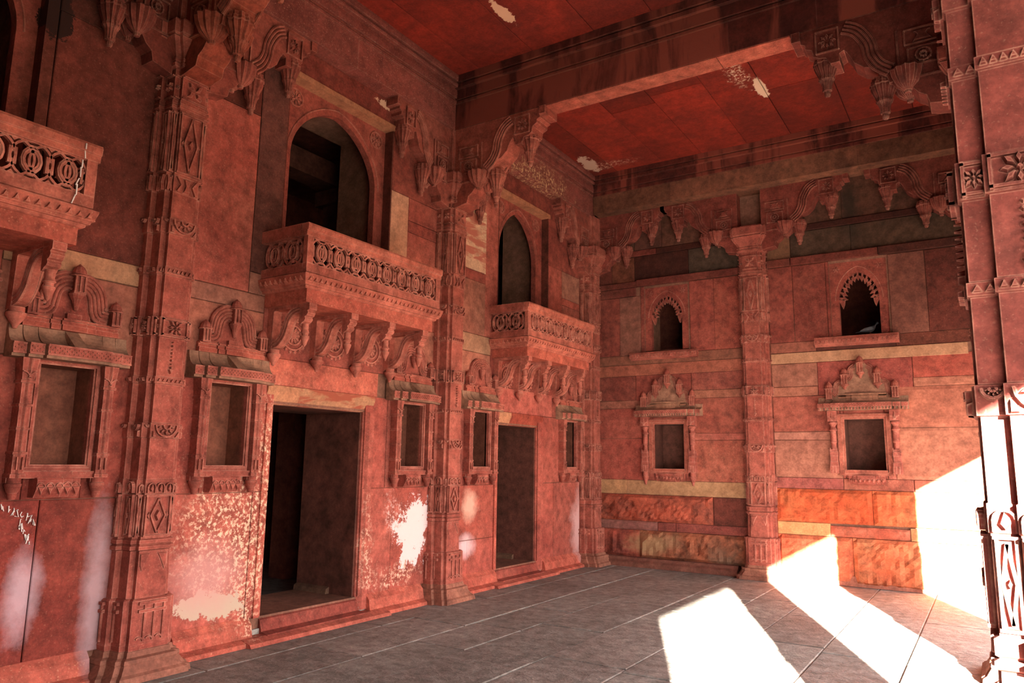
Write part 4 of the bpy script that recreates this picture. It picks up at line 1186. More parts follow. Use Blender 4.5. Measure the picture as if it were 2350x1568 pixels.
# ---- the tall narrow niches of the left wall
def niche_left(style=0):
    t = Thing('niche_surround', 'x', 'niche', (LW, NICHE_Y[0], 1.29), RZ_L, 'carved wall niches')
    hw, z0, z1 = .185, 1.535, 2.235
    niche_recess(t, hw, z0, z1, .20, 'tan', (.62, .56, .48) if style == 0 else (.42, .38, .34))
    bm = NB()
    for (v, w, ex) in ((.045, .05, 0), (.06, .02, .03)):
        a = hw + ex * .4
        box(bm, -a - w, -a, -.02, v, z0 - ex * .2, z1 + ex * .2); box(bm, a, a + w, -.02, v, z0 - ex * .2, z1 + ex * .2)
        box(bm, -a - w, a + w, -.02, v, z1 + ex * .2, z1 + .03); box(bm, -a - w, a + w, -.02, v, z0 - w, z0 - ex * .2)
    box(bm, -hw - .06, hw + .06, -.02, .075, z0 - .095, z0 - .045)
    t.part('inner_frame', bm, M['carved']).color = (1, 1, 1, 1)
    for s_ in (-1, 1):
        cx = s_ * (hw + .095)
        bm = NB()
        w = .036
        def R_(z, e): return [(cx - w - e, -.01, z), (cx + w + e, -.01, z), (cx + w + e, .095 + e, z), (cx + .4 * w, .095 + e, z), (cx, .108 + e, z), (cx - .4 * w, .095 + e, z), (cx - w - e, .095 + e, z)]
        zz = [(1.445, .012), (1.47, .012), (1.475, .002), (1.60, .004), (1.603, .010), (1.618, .010), (1.622, 0), (1.765, 0), (1.768, .006), (1.782, .006), (1.786, 0), (1.925, 0), (1.928, .007), (1.942, .007), (1.946, 0),
              (2.085, 0), (2.088, .012), (2.105, .012), (2.11, .004), (2.2, .012), (2.235, .016), (2.26, .018)]
        loft(bm, [R_(z, e) for z, e in zz])
        F = Face((cx, .108), (1, 0), (0, 1))
        for q in (-1, 1): F.arc(bm, q * .045, 2.12, .05 - .005, pi / 2 if q > 0 else 0, pi if q > 0 else pi / 2, .008, .012, 6)
        F.poly(bm, [(-.01, 2.12), (0, 2.2), (.01, 2.12)], .014)
        for q in (-.5, .5): F.bar(bm, (q * w, 1.5), (q * w, 1.585), .008, .012)
        t.part('colonnette', bm, M['carved']).color = (1, .98, .98, 1)
        bm = NB()
        lathe(bm, [(.002, 1.30), (.022, 1.302), (.03, 1.32), (.03, 1.345), (.036, 1.35), (.048, 1.385), (.052, 1.39), (.052, 1.405), (.042, 1.41), (.042, 1.45)], (cx, .055, 0), 14)
        box(bm, cx - .045, cx + .045, -.01, .05, 1.41, 1.448)
        t.part('bracket_pot', bm, M['carved'], True).color = (.85, .75, .75, 1)
    bm = NB()
    for (a, b, v) in ((-.16, -.09, .06), (-.09, -.02, .085), (-.02, .16, .11)):
        prism(bm, [(-.01, 1.445), (v, 1.445), (v + .01, 1.43), (v + .008, 1.37), (v - .03, 1.31), (-.01, 1.31)], 'x', a + .003, b - .003)
        F = Face((0, v + .008), (1, 0), (0, 1))
        n = 1 if b - a < .1 else 3
        for k in range(n):
            c_ = a + (b - a) * (k + .5) / n; q = (b - a) / n * .4
            F.poly(bm, [(c_ - q, 1.385), (c_ - q * .3, 1.35), (c_, 1.325), (c_ + q * .3, 1.35), (c_ + q, 1.385)], .012, .7)
            F.arc(bm, c_, 1.385, q, 0, pi, .008, .012, 5)
    t.part('fringed_apron', bm, M['carved']).color = (1, .9, .9, 1)
    # eave in stepped bays
    bays = ((-.415, -.325, .13), (-.325, -.225, .165), (-.225, .225, .20), (.225, .325, .165), (.325, .415, .13))
    bm = NB()
    for a, b, v in bays:
        if b - a > .2:
            prism(bm, eave_profile(v, 2.285, .075, .13), 'x', a + .002, -.045)
            prism(bm, eave_profile(v, 2.285, .075, .13, 0, True), 'x', -.045, .045)
            prism(bm, eave_profile(v, 2.285, .075, .13), 'x', .045, b - .002)
        else:
            prism(bm, eave_profile(v, 2.285, .075, .13), 'x', a + .002, b - .002)
    # lower lip
    for a, b, v in bays:
        box(bm, a + .003, b - .003, 0, v - .012, 2.262, 2.287)
    # raised hip tongues of the roof
    t.part('eave', bm, M['carved_grey']).color = (1.1, 1.0, .95, 1)
    for a, b, v in bays:
        bm = NB(); prism(bm, [(v - .02, 2.282), (v + .001, 2.282), (v + .003, 2.322), (v + .001, 2.358), (v - .02, 2.358)], 'x', a + .003, b - .003)
        t.part('eave_face', bm, M['carved']).color = (1.1, 1.1, 1.1, 1)
    bm = NB()
    for a, b, v in bays:
        studs(bm, a + .008, b - .008, v + .004, 2.297, 2.345, 3)
        box(bm, a + .003, b - .003, v - .03, v + .007, 2.283, 2.293); box(bm, a + .003, b - .003, v - .03, v + .006, 2.349, 2.36)
    o = t.part('checker_band', bm, M['carved']); o.color = (1.15, 1.15, 1.15, 1); o['kind'] = 'stuff'
    # scrolled gable
    bm = NB()
    for a, b, v in ((-.34, -.16, .05), (-.16, -.09, .065), (-.09, .09, .08), (.09, .16, .065), (.16, .34, .05)):
        box(bm, a + .002, b - .002, -.01, v, 2.49, 2.53); box(bm, a + .002, b - .002, -.01, v - .015, 2.53, 2.573)
        box(bm, a + .002, b - .002, -.01, v + .005, 2.56, 2.575)
    t.part('gable_base', bm, M['carved']).color = (1.1, 1, .95, 1)
    c0 = scurve([(-.015, 2.80), (-.06, 2.81), (-.10, 2.775), (-.115, 2.71), (-.13, 2.64), (-.17, 2.595), (-.24, 2.58)], 24)
    bm = NB()
    outer = offset2(c0, -.135)
    poly = [(p[0], p[1]) for p in offset2(c0, .01)] + [(-.33, 2.575), (-.33, 2.60)] + [p for p in reversed(outer)]
    for s_ in (-1, 1):
        inn_, out_ = offset2(c0, .012), offset2(c0, -.13)
        for k in range(len(c0) - 1):
            q = [inn_[k], inn_[k + 1], out_[k + 1], out_[k]]
            loft(bm, [[(p[0] * s_, -.005, p[1]) for p in q], [(p[0] * s_, .028, p[1]) for p in q]])
    box(bm, -.13, .13, -.005, .012, 2.57, 2.80)
    gp = t.part('gable_plate', bm, M['carved']); gp.color = (.95, .9, .9, 1)
    for s_ in (-1, 1):
        bm = NB()
        for k in range(5):
            cc = offset2(c0, -k * .029)
            tube(bm, [(p[0] * s_, .03, max(p[1], 2.575)) for p in cc], .0105, 6)
        o = t.part('scroll_ridges', bm, M['carved'], parent=gp); o.color = (1, .95, .95, 1); o['kind'] = 'stuff'
    bm = NB()
    if style == 0:
        finial(bm, 0, .05, 2.77, .13, .085, .10, .13)
        box(bm, -.05, .05, -.005, .05, 2.575, 2.62)
    else:
        lathe(bm, [(.002, -.12), (.016, -.10), (.03, -.06), (.045, 0), (.048, .02), (.03, .03), (.03, .06)], (0, .045, 2.77), 12)
    t.part('central_finial', bm, M['carved'], parent=gp).color = (.95, .92, .92, 1)
    for s_ in (-1, 1):
        bm = NB(); finial(bm, s_ * .295, .05, 2.57, .11, .075, .09)
        t.part('side_finial', bm, M['carved']).color = (.95, .92, .92, 1)
    return t
nl_lab = ['carved niche at the far left edge, large, under the cut-off balcony',
          'carved niche with scrolled gable between the nearest pilaster and the nearer doorway',
          'carved niche between the nearer doorway and the middle pilaster',
          'carved niche just right of the middle pilaster, beside the farther doorway',
          'carved niche between the farther doorway and the far corner']
proto0 = niche_left(0); proto1 = niche_left(1)
proto0.o['label'] = nl_lab[0]
clone(proto0.o, (LW, NICHE_Y[1], 1.29), RZ_L, nl_lab[1])
proto1.o.location = (LW, NICHE_Y[2], 1.29); proto1.o['label'] = nl_lab[2]
clone(proto1.o, (LW, NICHE_Y[3], 1.29), RZ_L, nl_lab[3])
clone(proto1.o, (LW, NICHE_Y[4], 1.29), RZ_L, nl_lab[4])

# ---- the two niches of the far wall
def niche_far(label, cx, dz, w=.25, wide=.56, pend=False, col=True):
    t = Thing('niche_surround', label, 'niche', (cx, FY, 1.27 + dz), RZ_F, 'carved wall niches')
    hw, z0, z1 = w, 1.55 + dz, 2.25 + dz
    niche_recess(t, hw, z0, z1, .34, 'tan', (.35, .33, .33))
    bm = NB()
    for (v, a, b) in ((.03, hw, hw + .10), (.05, hw + .03, hw + .085)):
        zt_, zb_ = z1 + (a - hw), z0 - .02 - (a - hw) * .3
        box(bm, -b, -a, -.02, v, zb_, zt_); box(bm, a, b, -.02, v, zb_, zt_)
        box(bm, -b, b, -.02, v, zt_, z1 + (.08 if a == hw else .068)); box(bm, -b, b, -.02, v, z0 - .075, zb_)
    box(bm, -hw - .02, hw + .02, -.02, .07, z0 - .05, z0)
    t.part('inner_frame', bm, M['carved']).color = (1.05, 1.1, 1.05, 1)
    for s_ in (-1, 1):
        c_ = s_ * (hw + .145)
        bm = NB()
        box(bm, c_ - .06, c_ + .06, -.01, .11, 2.22 + dz, 2.37 + dz)
        F = Face((c_, .11), (1, 0), (0, 1))
        for q in (-1, 1): F.arc(bm, q * .055, 2.235 + dz, .05, pi / 2 if q > 0 else 0, pi if q > 0 else pi / 2, .01, .012, 6)
        F.poly(bm, [(-.012, 2.235 + dz), (0, 2.35 + dz), (.012, 2.235 + dz)], .016)
        lathe(bm, [(.03, 2.22), (.055, 2.21), (.058, 2.19), (.035, 2.165), (.032, 2.145), (.05, 2.115), (.056, 2.10), (.045, 2.09), (.038, 2.08), (.042, 2.0), (.04, 1.96), (.044, 1.95), (.044, 1.93), (.034, 1.92), (.034, 1.80)][::-1],
              (c_, .055, dz), 14)
        for (a, za, zb) in ((.042, 1.79, 1.83), (.05, 1.74, 1.80), (.045, 1.66, 1.745), (.052, 1.60, 1.66), (.055, 1.50, 1.60)):
            box(bm, c_ - a, c_ + a, 0, .055 + a, za + dz, zb + dz)
        for q in (-1, 1):
            box(bm, c_ + q * .045 - .006, c_ + q * .045 + .006, .09, .105, 1.79 + dz, 1.85 + dz)
            box(bm, c_ + q * .02 - .006, c_ + q * .02 + .006, .10, .116, 1.51 + dz, 1.60 + dz)
        if pend:
            lathe(bm, [(.002, 1.29), (.014, 1.295), (.02, 1.33), (.034, 1.37), (.05, 1.41), (.053, 1.43), (.045, 1.44), (.05, 1.50)], (c_, .055, dz), 12)
        t.part('colonnette', bm, M['carved'], True).color = (1.05, 1.05, 1.08, 1)
    # apron
    bm = NB()
    st = ((-.23, -.17, .05), (-.17, -.11, .07), (-.11, .11, .09), (.11, .17, .07), (.17, .23, .05))
    for a, b, v in st:
        a *= w / .25; b *= w / .25
        prism(bm, [(-.01, 1.475 + dz), (v, 1.475 + dz), (v, 1.42 + dz), (v - .02, 1.40 + dz), (v - .04, 1.36 + dz), (-.01, 1.345 + dz)], 'x', a + .002, b - .002)
        n = 1 if b - a < .1 else 4
        for k in range(n):
            c_ = a + (b - a) * (k + .5) / n
            lathe(bm, [(.002, -.028), (.012, -.022), (.018, 0), (.014, .012), (.002, .02)], (c_, v, 1.41 + dz), 8)
    t.part('fringed_apron', bm, M['carved']).color = (1, .95, .95, 1)
    bays = ((-wide, -wide + .09, .15), (-wide + .09, -wide + .19, .185), (-wide + .19, wide - .19, .22), (wide - .19, wide - .09, .185), (wide - .09, wide, .15))
    bm = NB()
    for a, b, v in bays:
        prism(bm, eave_profile(v, 2.41 + dz, .06, .09), 'x', a + .002, b - .002)
        box(bm, a + .003, b - .003, 0, v - .02, 2.375 + dz, 2.412 + dz)
    t.part('eave', bm, M['carved_grey']).color = (1.25, 1.15, 1.1, 1)
    for a, b, v in bays:
        bm = NB(); prism(bm, [(v - .02, 2.41 + dz), (v + .001, 2.41 + dz), (v + .001, 2.468 + dz), (v - .02, 2.468 + dz)], 'x', a + .003, b - .003)
        t.part('eave_face', bm, M['carved']).color = (1.1, 1.1, 1.1, 1)
    bm = NB()
    for a, b, v in bays:
        studs(bm, a + .006, b - .006, v + .003, 2.415 + dz, 2.462 + dz, 3, .018)
        n = max(2, int((b - a) / .04))
        for k in range(n):
            c_ = a + (b - a) * (k + .5) / n
            lathe(bm, [(.002, -.035), (.009, -.03), (.011, -.015), (.006, 0), (.006, .01)], (c_, v - .006, 2.405 + dz), 6)
    o = t.part('eave_drops', bm, M['carved']); o.color = (1.1, 1.05, 1.05, 1); o['kind'] = 'stuff'
    # lobed gable
    sc1 = wide / .56
    bm = NB()
    lobes = [(-.40, 2.62), (-.385, 2.70), (-.33, 2.765), (-.25, 2.79), (-.225, 2.86), (-.18, 2.93), (-.11, 2.975), (-.06, 3.03), (0, 3.05)]
    pl = [(a * sc1, z + dz) for a, z in lobes]
    full_ = [(-.43 * sc1, 2.54 + dz)] + pl + [(-a, z) for a, z in reversed(pl[:-1])] + [(.43 * sc1, 2.54 + dz)]
    top = [(p[0], p[1]) for p in full_]
    for k in range(len(top) - 1):
        q = [(top[k][0], 2.52 + dz), (top[k + 1][0], 2.52 + dz), top[k + 1], top[k]]
        loft(bm, [[(p[0], -.01, p[1]) for p in q], [(p[0], .03, p[1]) for p in q]])
    gp = t.part('gable_plate', bm, M['carved_grey']); gp.color = (1.2, 1.0, .95, 1)
    bm = NB()
    for s_ in (-1, 1):
        for base in ([(-.07, 2.98), (-.11, 2.95), (-.115, 2.88), (-.13, 2.83), (-.165, 2.80)], [(-.255, 2.76), (-.30, 2.74), (-.31, 2.67), (-.325, 2.61), (-.36, 2.58)]):
            c0 = scurve([(a * sc1, z + dz) for a, z in base], 14)
            for k in range(4):
                cc = offset2(c0, .014 - k * .02)
                tube(bm, [(p[0] * s_, .032, p[1]) for p in cc], .008, 5)
    o = t.part('scroll_ridges', bm, M['carved'], parent=gp); o.color = (1, .95, .95, 1); o['kind'] = 'stuff'
    bm = NB()
    for a, b, v in ((-.30, -.2, .05), (-.2, -.13, .07), (-.13, .13, .09), (.13, .2, .07), (.2, .3, .05)):
        box(bm, a * sc1, b * sc1 - .003, -.01, v, 2.54 + dz, 2.57 + dz); box(bm, a * sc1, b * sc1 - .003, -.01, v + .012, 2.585 + dz, 2.605 + dz)
        box(bm, a * sc1, b * sc1 - .003, -.01, v - .02, 2.50 + dz, 2.60 + dz)
    t.part('gable_base', bm, M['carved_grey']).color = (1.4, 1.1, 1.0, 1)
    for (a, z, hb, pd) in ((-.41, 2.53, .15, 0), (-.205, 2.74, .13, .08), (0, 2.90, .13, .09), (.205, 2.74, .13, .08), (.41, 2.53, .15, 0)):
        bm = NB(); finial(bm, a * sc1, .065, z + dz, hb, .085, .11, pd)
        t.part('finial', bm, M['carved']).color = (1, .95, .92, 1)
    return t
niche_far('carved niche with five finials on the far wall left of its middle pilaster', (niche_f[0][0] + niche_f[0][1]) / 2, -.02, .245, .555, True)
niche_far('carved niche with five finials on the far wall beside the large sun patch', (niche_f[1][0] + niche_f[1][1]) / 2, .01, .25, .575, False)

# ------------------------------------------------------------------ cusped windows and their ledges
def cusped_window(n_, cx, W, zt, hw, z0, zs, za):
    t = Thing('window_%d' % n_, None, None, (cx, FY, FZ(3.44)), RZ_F, kind='structure')
    bm = NB(); arch_plate(bm, hw, z0, zs, za, W, zt, -.12, -.04)
    t.part('arched_frame', bm, M['wall']).color = (.75, .72, .72, 1)
    bm = NB()
    n = 30; q = hw + .05
    tube(bm, [(-q * cos(pi * k / n), -.038, pointed(-q * cos(pi * k / n), q, zs, za + .09)) for k in range(n + 1)], .007, 5)
    t.part('arch_moulding', bm, M['carved'])
    bm = NB()
    for s_ in (-1, 1): rosette(bm, s_ * (hw + .02), zt - .1, -.04, .05, 6)
    t.part('roundel', bm, M['carved'])
    # cusps: a chain of pierced leaves following the arch
    bm = NB()
    m_ = 13
    pts = []
    for k in range(m_):
        a = pi * (k + .5) / m_
        uu = -hw * cos(a)
        pts.append((uu, pointed(uu, hw, zs, za)))
    ctr = (0, zs - .02)
    for k, (a, z) in enumerate(pts):
        dx, dz_ = ctr[0] - a, ctr[1] - z
        L = math.hypot(dx, dz_); dx /= L; dz_ /= L
        F = Face((0, -.10), (1, 0), (0, 1))
        tip = (a + dx * .115, z + dz_ * .115); base = (a - dx * .02, z - dz_ * .02); mid = (a + dx * .055, z + dz_ * .055)
        w = .031
        px, pz = -dz_ * w, dx * w
        poly = [(mid[0] + px, mid[1] + pz), tip, (mid[0] - px, mid[1] - pz), (mid[0] - dx * .02, mid[1] - dz_ * .02)]
        loft(bm, [[(p[0], -.11, p[1]) for p in poly], [(p[0], -.055, p[1]) for p in poly]])
        if k % 2 == 0 or True:
            q2 = [(a + px * .35, z + pz * .35), (mid[0] + px * .35, mid[1] + pz * .35), (mid[0] - px * .35, mid[1] - pz * .35), (a - px * .35, z - pz * .35)]
            loft(bm, [[(p[0] - dx * .01, -.11, p[1] - dz_ * .01) for p in q2], [(p[0] - dx * .01, -.055, p[1] - dz_ * .01) for p in q2]])
        if k:
            pa, pz_ = pts[k - 1]
            e0 = (a + dx * .06, z + dz_ * .06)
            dx0, dz0 = ctr[0] - pa, ctr[1] - pz_; L0 = math.hypot(dx0, dz0)
            e1 = (pa + dx0 / L0 * .06, pz_ + dz0 / L0 * .06)
            tube(bm, [(e1[0], -.08, e1[1]), (e0[0], -.08, e0[1])], .014, 4)
    for s_ in (-1, 1):
        poly = [(s_ * hw, zs + .02), (s_ * (hw - .075), zs + .02), (s_ * (hw - .07), zs - .05), (s_ * (hw - .045), zs - .12), (s_ * (hw - .02), zs - .06), (s_ * hw, zs - .02)]
        loft(bm, [[(p[0], -.11, p[1]) for p in poly], [(p[0], -.055, p[1]) for p in poly]])
    t.part('cusped_fringe', bm, M['carved']).color = (.85, .8, .8, 1)
    bm = NB(); box(bm, -W, W, -.7, -.03, z0 - .05, z0); t.part('sill', bm, M['wall_dark'])
    return t
cusped_window(4, (win_f[0][0] + win_f[0][1]) / 2, .372, FZ(4.53), .262, FZ(3.46), FZ(4.02), FZ(4.36))
cusped_window(5, (win_f[1][0] + win_f[1][1]) / 2, .378, FZ(4.57), .262, FZ(3.48), FZ(4.0), FZ(4.40))
# dark chamber behind the far wall
bm = NB(); box(bm, -.8, 5.9, 12.9, 13.0, 2.8, 6); box(bm, -.8, 5.9, FY + .7, 13, 2.9, 3.0); box(bm, -.8, 5.9, FY + .7, 13, 5.5, 5.6)
box(bm, -.9, -.8, FY + .6, 13, 2.8, 6); box(bm, 5.9, 6.0, FY + .6, 13, 2.8, 6)
struct('wall_chamber', bm, M['inner'])
def ledge(lb, x0, x1, z0, z1):
    t = Thing('window_ledge', lb, 'ledge', ((x0 + x1) / 2, FY, z0), RZ_F, 'carved window ledges')
    h = (x1 - x0) / 2
    bm = NB(); prism(bm, [(-.01, z0 + .0), (.06, z0), (.085, z0 + .02), (.11, z0 + .03), (.12, z0 + .085), (.105, z1), (-.01, z1)], 'x', -h, h)
    t.part('ledge_stone', bm, M['carved'])
    bm = NB()
    F = Face((0, .115), (1, 0), (0, 1))
    n = int(2 * h / .055)
    for k in range(n):
        c_ = -h + 2 * h * (k + .5) / n
        F.poly(bm, [(c_ - .022, z0 + .085), (c_, z0 + .03), (c_ + .022, z0 + .085)], .012)
    o = t.part('leaf_fringe', bm, M['carved']); o.color = (.8, .7, .7, 1); o['kind'] = 'stuff'
ledge('thin carved ledge under the left cusped window of the far wall', FX(.74), FX(1.88), FZ(3.30), FZ(3.42))
ledge('thin carved ledge under the right cusped window of the far wall, with a pigeon above', FX(3.65), FX(4.75), FZ(3.32), FZ(3.45))

# ------------------------------------------------------------------ balconies
def jali(bm, u0, u1, z0, z1, fn):
    """interlaced rings with lozenge-like inner rings, clipped to a panel; fn maps (u,out,z) to local space"""
    tmp = NB()
    H = z1 - z0; r_ = H / 2 + .005
    n = max(1, round((u1 - u0) / (H * .93)))
    st = (u1 - u0) / n
    zc = (z0 + z1) / 2
    for k in range(n):
        c = u0 + st * (k + .5)
        ring_y(tmp, c, zc, 0, r_ - .011, r_ + .004, .045, 24)
        ring_y(tmp, c, zc, -.004, r_ * .34, r_ * .60, .048, 12, .85, 1.15)
        ring_y(tmp, c, zc, .036, r_ * .46, r_ * .52, .018, 12, .85, 1.15)
        for s_ in (-1, 1):
            box(tmp, c + s_ * r_ * .72 - .008, c + s_ * r_ * .72 + .008, .003, .04, zc - r_ * .42, zc + r_ * .42)
            box(tmp, c - .02, c + .02, .003, .04, zc + s_ * r_ * .70 - .012, zc + s_ * r_ * .70 + .008)
    for k in range(n + 1):
        c = u0 + st * k
        a0, a1 = (0, 2 * pi) if 0 < k < n else ((-pi / 2, pi / 2) if k == 0 else (pi / 2, 3 * pi / 2))
        ring_y(tmp, c, zc, .002, r_ - .011, r_ + .004, .042, 24 if 0 < k < n else 12, 1, 1, a0, a1)
        ring_y(tmp, c, zc, .004, r_ * .12, r_ * .20, .034, 8 if 0 < k < n else 4, 1, 1.5, a0, a1)
        for s_ in (-1, 1):
            q = .03
            loft(tmp, [[(c - q, 0, zc + s_ * H / 2), (c, 0, zc + s_ * (H / 2 - q)), (c + q, 0, zc + s_ * H / 2)], [(c - q, .04, zc + s_ * H / 2), (c, .04, zc + s_ * (H / 2 - q)), (c + q, .04, zc + s_ * H / 2)]]) if 0 < k < n else None
    for v in tmp.verts:
        v.co = Vector(fn(min(max(v.co.x, u0), u1), v.co.y, min(max(v.co.z, z0 - .004), z1 + .004)))
    me = bpy.data.meshes.new('t'); tmp.to_mesh(me); tmp.free(); bm.from_mesh(me); bpy.data.meshes.remove(me)

def balcony(label, cy):
    t = Thing('balcony', label, 'balcony', (LW, cy, 2.99), RZ_L, 'carved stone balconies')
    HW, D = .955, .61
    # platform: fascia, moulded slab, leaf fringe
    bm = NB(); box(bm, -HW + .06, -.12, -.02, D - .045, 2.99, 3.115); box(bm, -.118, HW - .06, -.02, D - .045, 2.99, 3.115)
    t.part('fascia_beam', bm, M['wall']).color = (1.25, 1.3, 1.2, 1)
    bm = NB()
    loft(bm, [rect_ring(HW + e, -.02, D + e, z) for z, e in ((3.112, -.035), (3.12, -.025), (3.135, -.022), (3.14, -.005), (3.155, .0), (3.165, .012), (3.225, .03), (3.235, .03), (3.245, .0), (3.262, -.01))])
    t.part('slab', bm, M['carved_light']).color = (1.05, .98, .95, 1)
    bm = NB()
    F = Face((0, D + .014), (1, 0), (0, 1))
    n = 30
    for k in range(n):
        c = -HW + 2 * HW * (k + .5) / n
        F.poly(bm, [(c - .022, 3.168), (c, 3.222), (c + .022, 3.168)], .022, .55)
    for s_ in (-1, 1):
        G_ = Face((s_ * (HW + .014), 0), (0, 1), (s_, 0))
        for k in range(9):
            c = D * (k + .5) / 9
            G_.poly(bm, [(c - .022, 3.168), (c, 3.222), (c + .022, 3.168)], .022, .55)
    o = t.part('leaf_fringe', bm, M['carved_light']); o.color = (1.1, 1.05, 1.0, 1); o['kind'] = 'stuff'
    # parapet
    zr0, zr1, zj0, zj1 = 3.255, 3.70, 3.335, 3.585
    th = .055
    bm = NB(); box(bm, -HW, HW, D - th, D, zr0, zj0); t.part('front_rail_bottom', bm, M['carved_light'])
    bm = NB(); prism(bm, [(D - th - .005, zj1), (D, zj1), (D + .004, zj1 + .045), (D + .016, zj1 + .05), (D + .022, zr1 - .02), (D + .014, zr1), (D - th - .015, zr1)], 'x', -HW - .016, HW + .016)
    t.part('front_cap', bm, M['carved_light']).color = (1.08, 1.08, 1.05, 1)
    for s_ in (-1, 1):
        bm = NB(); box(bm, s_ * (HW - .035) - .035, s_ * (HW - .035) + .035, D - th, D, zj0, zj1)
        t.part('corner_post', bm, M['carved_light'])
    bm = NB(); jali(bm, -HW + .07, HW - .07, zj0, zj1, lambda a, o, z: (a, D - .04 + o * .62, z))
    t.part('jali_screen', bm, M['carved_light'])
    for s_ in (-1, 1):
        bm = NB()
        xa, xb = sorted((s_ * HW, s_ * (HW - th)))
        box(bm, xa, xb, -.02, D - th, zr0, zj0)
        t.part('side_rail_bottom', bm, M['carved_light']).color = (.9, .85, .85, 1)
        bm = NB(); xa, xb = sorted((s_ * (HW + .02), s_ * (HW - th - .01))); box(bm, xa, xb, -.02, D - th - .006, zj1, zr1)
        t.part('side_cap', bm, M['carved_light']).color = (.9, .85, .85, 1)
        bm = NB(); jali(bm, .03, D - th - .02, zj0, zj1, lambda a, o, z: (s_ * (HW - .04 + o * .62), a, z))
        t.part('jali_screen', bm, M['carved_light']).color = (.9, .85, .85, 1)
    # brackets
    for c in (-.80, -.27, .27, .80):
        w = .045
        bm = NB()
        prism(bm, [(-.01, 2.57), (.07, 2.60), (.08, 2.95), (.09, 2.96), (.50, 2.96), (.50, 2.99), (-.01, 2.99)], 'x', c - w, c + w)
        prism(bm, [(.555, 2.99), (.555, 2.935), (.53, 2.925), (.54, 2.905), (.525, 2.88), (.50, 2.87), (.51, 2.85), (.495, 2.83), (.47, 2.82), (.45, 2.80), (.43, 2.80), (.43, 2.99)], 'x', c - w, c + w)
        rb = t.part('support_bracket', bm, M['carved_light'])
        bm = NB()
        c0 = scurve([(.07, 2.64), (.14, 2.66), (.20, 2.72), (.235, 2.80), (.27, 2.88), (.34, 2.935), (.44, 2.95)], 20)
        a_, b_ = offset2(c0, .035), offset2(c0, -.035)
        for k in range(len(c0) - 1):
            q = [a_[k], a_[k + 1], b_[k + 1], b_[k]]
            loft(bm, [[(c - w * .8, p[0], p[1]) for p in q], [(c + w * .8, p[0], p[1]) for p in q]])
        for s_ in (-1, 1):
            for d_ in (-.03, 0, .03):
                tube(bm, [(c + s_ * w * .8, p[0], p[1]) for p in offset2(c0, d_)], .009, 5, up=(1, 0, 0))
        t.part('scroll', bm, M['carved_light'], parent=rb)
        bm = NB()
        lathe(bm, [(.002, 2.45), (.015, 2.455), (.02, 2.475), (.045, 2.51), (.06, 2.535), (.064, 2.545), (.064, 2.56), (.05, 2.565), (.05, 2.60)], (c, .06, 0), 14)
        t.part('bracket_pot', bm, M['carved_light'], True, rb)
        bm = NB()
        lathe(bm, [(.002, 2.60), (.012, 2.61), (.03, 2.655), (.04, 2.68), (.042, 2.695), (.03, 2.70), (.03, 2.72), (.042, 2.73), (.036, 2.74), (.03, 2.76), (.034, 2.78), (.03, 2.81)], (c, .465, 0), 12)
        t.part('pendant', bm, M['carved_light'], True, rb)
    # roundels on the wall between brackets
    for c in (-.535, 0, .535):
        bm = NB()
        ring_y(bm, c, 2.78, 0, .085, .10, .014, 24); ring_y(bm, c, 2.78, 0, .135, .148, .012, 24)
        lathe_y(bm, [(.035, 0), (.035, .014), (.01, .02)], c, 0, 2.78, 12)
        rosette(bm, c, 2.78, 0, .085, 10, .012)
        for k in range(18):
            a = 2 * pi * k / 18
            lathe_y(bm, [(.018, 0), (.014, .012), (.004, .014)], c + .165 * cos(a), 0, 2.78 + .165 * sin(a), 6)
        t.part('roundel', bm, M['carved_light']).color = (1.05, 1.05, 1.05, 1)
    return t
b0 = balcony('carved stone balcony with pierced ring railing between the nearest and middle pilasters', 5.34)
clone(b0.o, (LW, 9.13, 2.99), RZ_L, 'farther carved balcony with pierced railing, between the middle pilaster and the far corner')
clone(b0.o, (LW, 1.55, 2.99), RZ_L, 'cut-off carved balcony at the upper left edge with a chalk smear')

# ------------------------------------------------------------------ pigeon on the right window sill
px_, pz_ = FX(4.36), FZ(3.48)
t = Thing('pigeon', 'grey pigeon sitting on the sill of the right cusped window', 'bird', (px_, FY + .0, pz_), 0)
def body(bm, rings, n=12):
    out = []
    for (x_, z_, rx, rz_) in rings:
        out.append([(x_, rx * cos(2 * pi * i / n), z_ + rz_ * sin(2 * pi * i / n)) for i in range(n)])
    loft(bm, out)
bm = NB()
body(bm, [(-.13, .045, .012, .006), (-.10, .05, .026, .014), (-.06, .065, .045, .034), (-.01, .075, .056, .05), (.04, .083, .056, .055), (.08, .10, .042, .048), (.105, .13, .030, .034), (.115, .16, .024, .026), (.125, .18, .026, .027), (.145, .19, .022, .024), (.158, .188, .008, .01)])
t.part('body', bm, M['pigeon'], True)
bm = NB(); body(bm, [(-.21, .03, .022, .004), (-.15, .04, .026, .006), (-.10, .05, .02, .01)]); t.part('tail', bm, M['pigeon_dark'], True)
bm = NB()
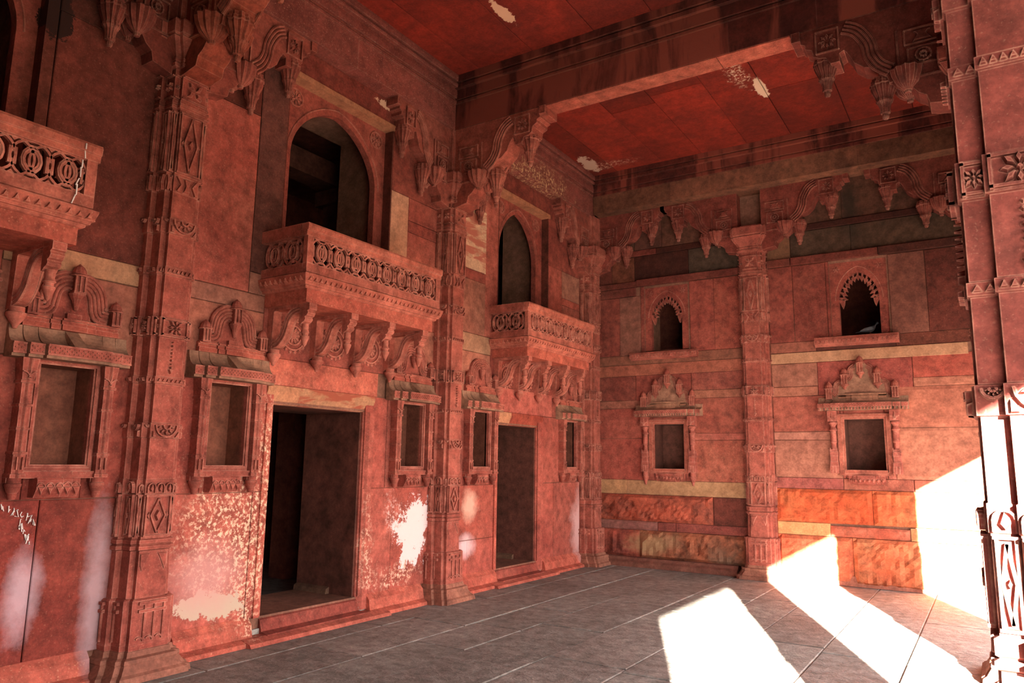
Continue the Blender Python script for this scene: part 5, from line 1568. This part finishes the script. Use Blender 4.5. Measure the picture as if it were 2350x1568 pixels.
for s_ in (-1, 1):
    pts = [(-.14, .035, .05), (-.06, .052, .075), (.03, .055, .09), (.07, .045, .085)]
    tube(bm, [(a, b * s_, c) for a, b, c in pts], [.01, .026, .032, .012], 8, flat=.5)
t.part('wing', bm, M['pigeon_pale'], True)
bm = NB(); body(bm, [(.155, .187, .006, .006), (.178, .18, .002, .002)], 6); t.part('beak', bm, M['pigeon_dark'])
bm = NB()
for s_ in (-1, 1):
    tube(bm, [(.02, s_ * .02, .04), (.02, s_ * .02, .002)], .004, 5)
    for a in (-.5, 0, .5):
        tube(bm, [(.02, s_ * .02, .003), (.02 + .025 * cos(a), s_ * .02 + .025 * sin(a), .003)], .003, 4)
t.part('leg', bm, M['orange'])
for ch in t.o.children: ch.location = (0, 0, pz_)
t.o.location = (px_, FY + .06, pz_); t.o.rotation_euler = (0, 0, R(15)); t.o.scale = (.82, .82, .82)

# ------------------------------------------------------------------ chalk marks
def scribble(pts, parent, nm='chalk_mark', rad=.0035, loc=None):
    bm = NB()
    for stroke in pts:
        tube(bm, stroke, rad, 4, flat=1)
    return to_obj(nm, bm, M['chalk'], parent)
random.seed(3)
def handwriting(y0, z0, y1, z1, hgt, n):
    st = []
    for k in range(n):
        cy = y0 + (y1 - y0) * k / n; cz = z0 + (z1 - z0) * k / n; w = (y1 - y0) / n
        pts = []
        for i in range(5):
            pts.append((LW + .006, cy + w * random.uniform(-.2, 1.0), cz + hgt * random.uniform(-.6, .6)))
        st.append(pts)
    return st
g1 = scribble(handwriting(2.43, 1.25, 2.66, 1.13, .05, 8), wl_o)
g2 = scribble(handwriting(2.55, 1.13, 2.64, .98, .06, 6), wl_o)

bal = [o for o in bpy.data.objects if o.name.startswith('balcony')]
cut = [o for o in bal if 'cut-off' in o['label']][0]
st = []
for k in range(7):
    z = 3.70 - k * .065
    st.append([(-.86 + random.uniform(-.012, .012) - k * -.006, .637 if z > 3.56 else .618, z - 2.99 + random.uniform(-.02, .02)), (-.855 + random.uniform(-.012, .012) + k * .006, .637 if z > 3.60 else .618, z - .06 - 2.99)])
scribble(st, cut, 'chalk_mark', .005)
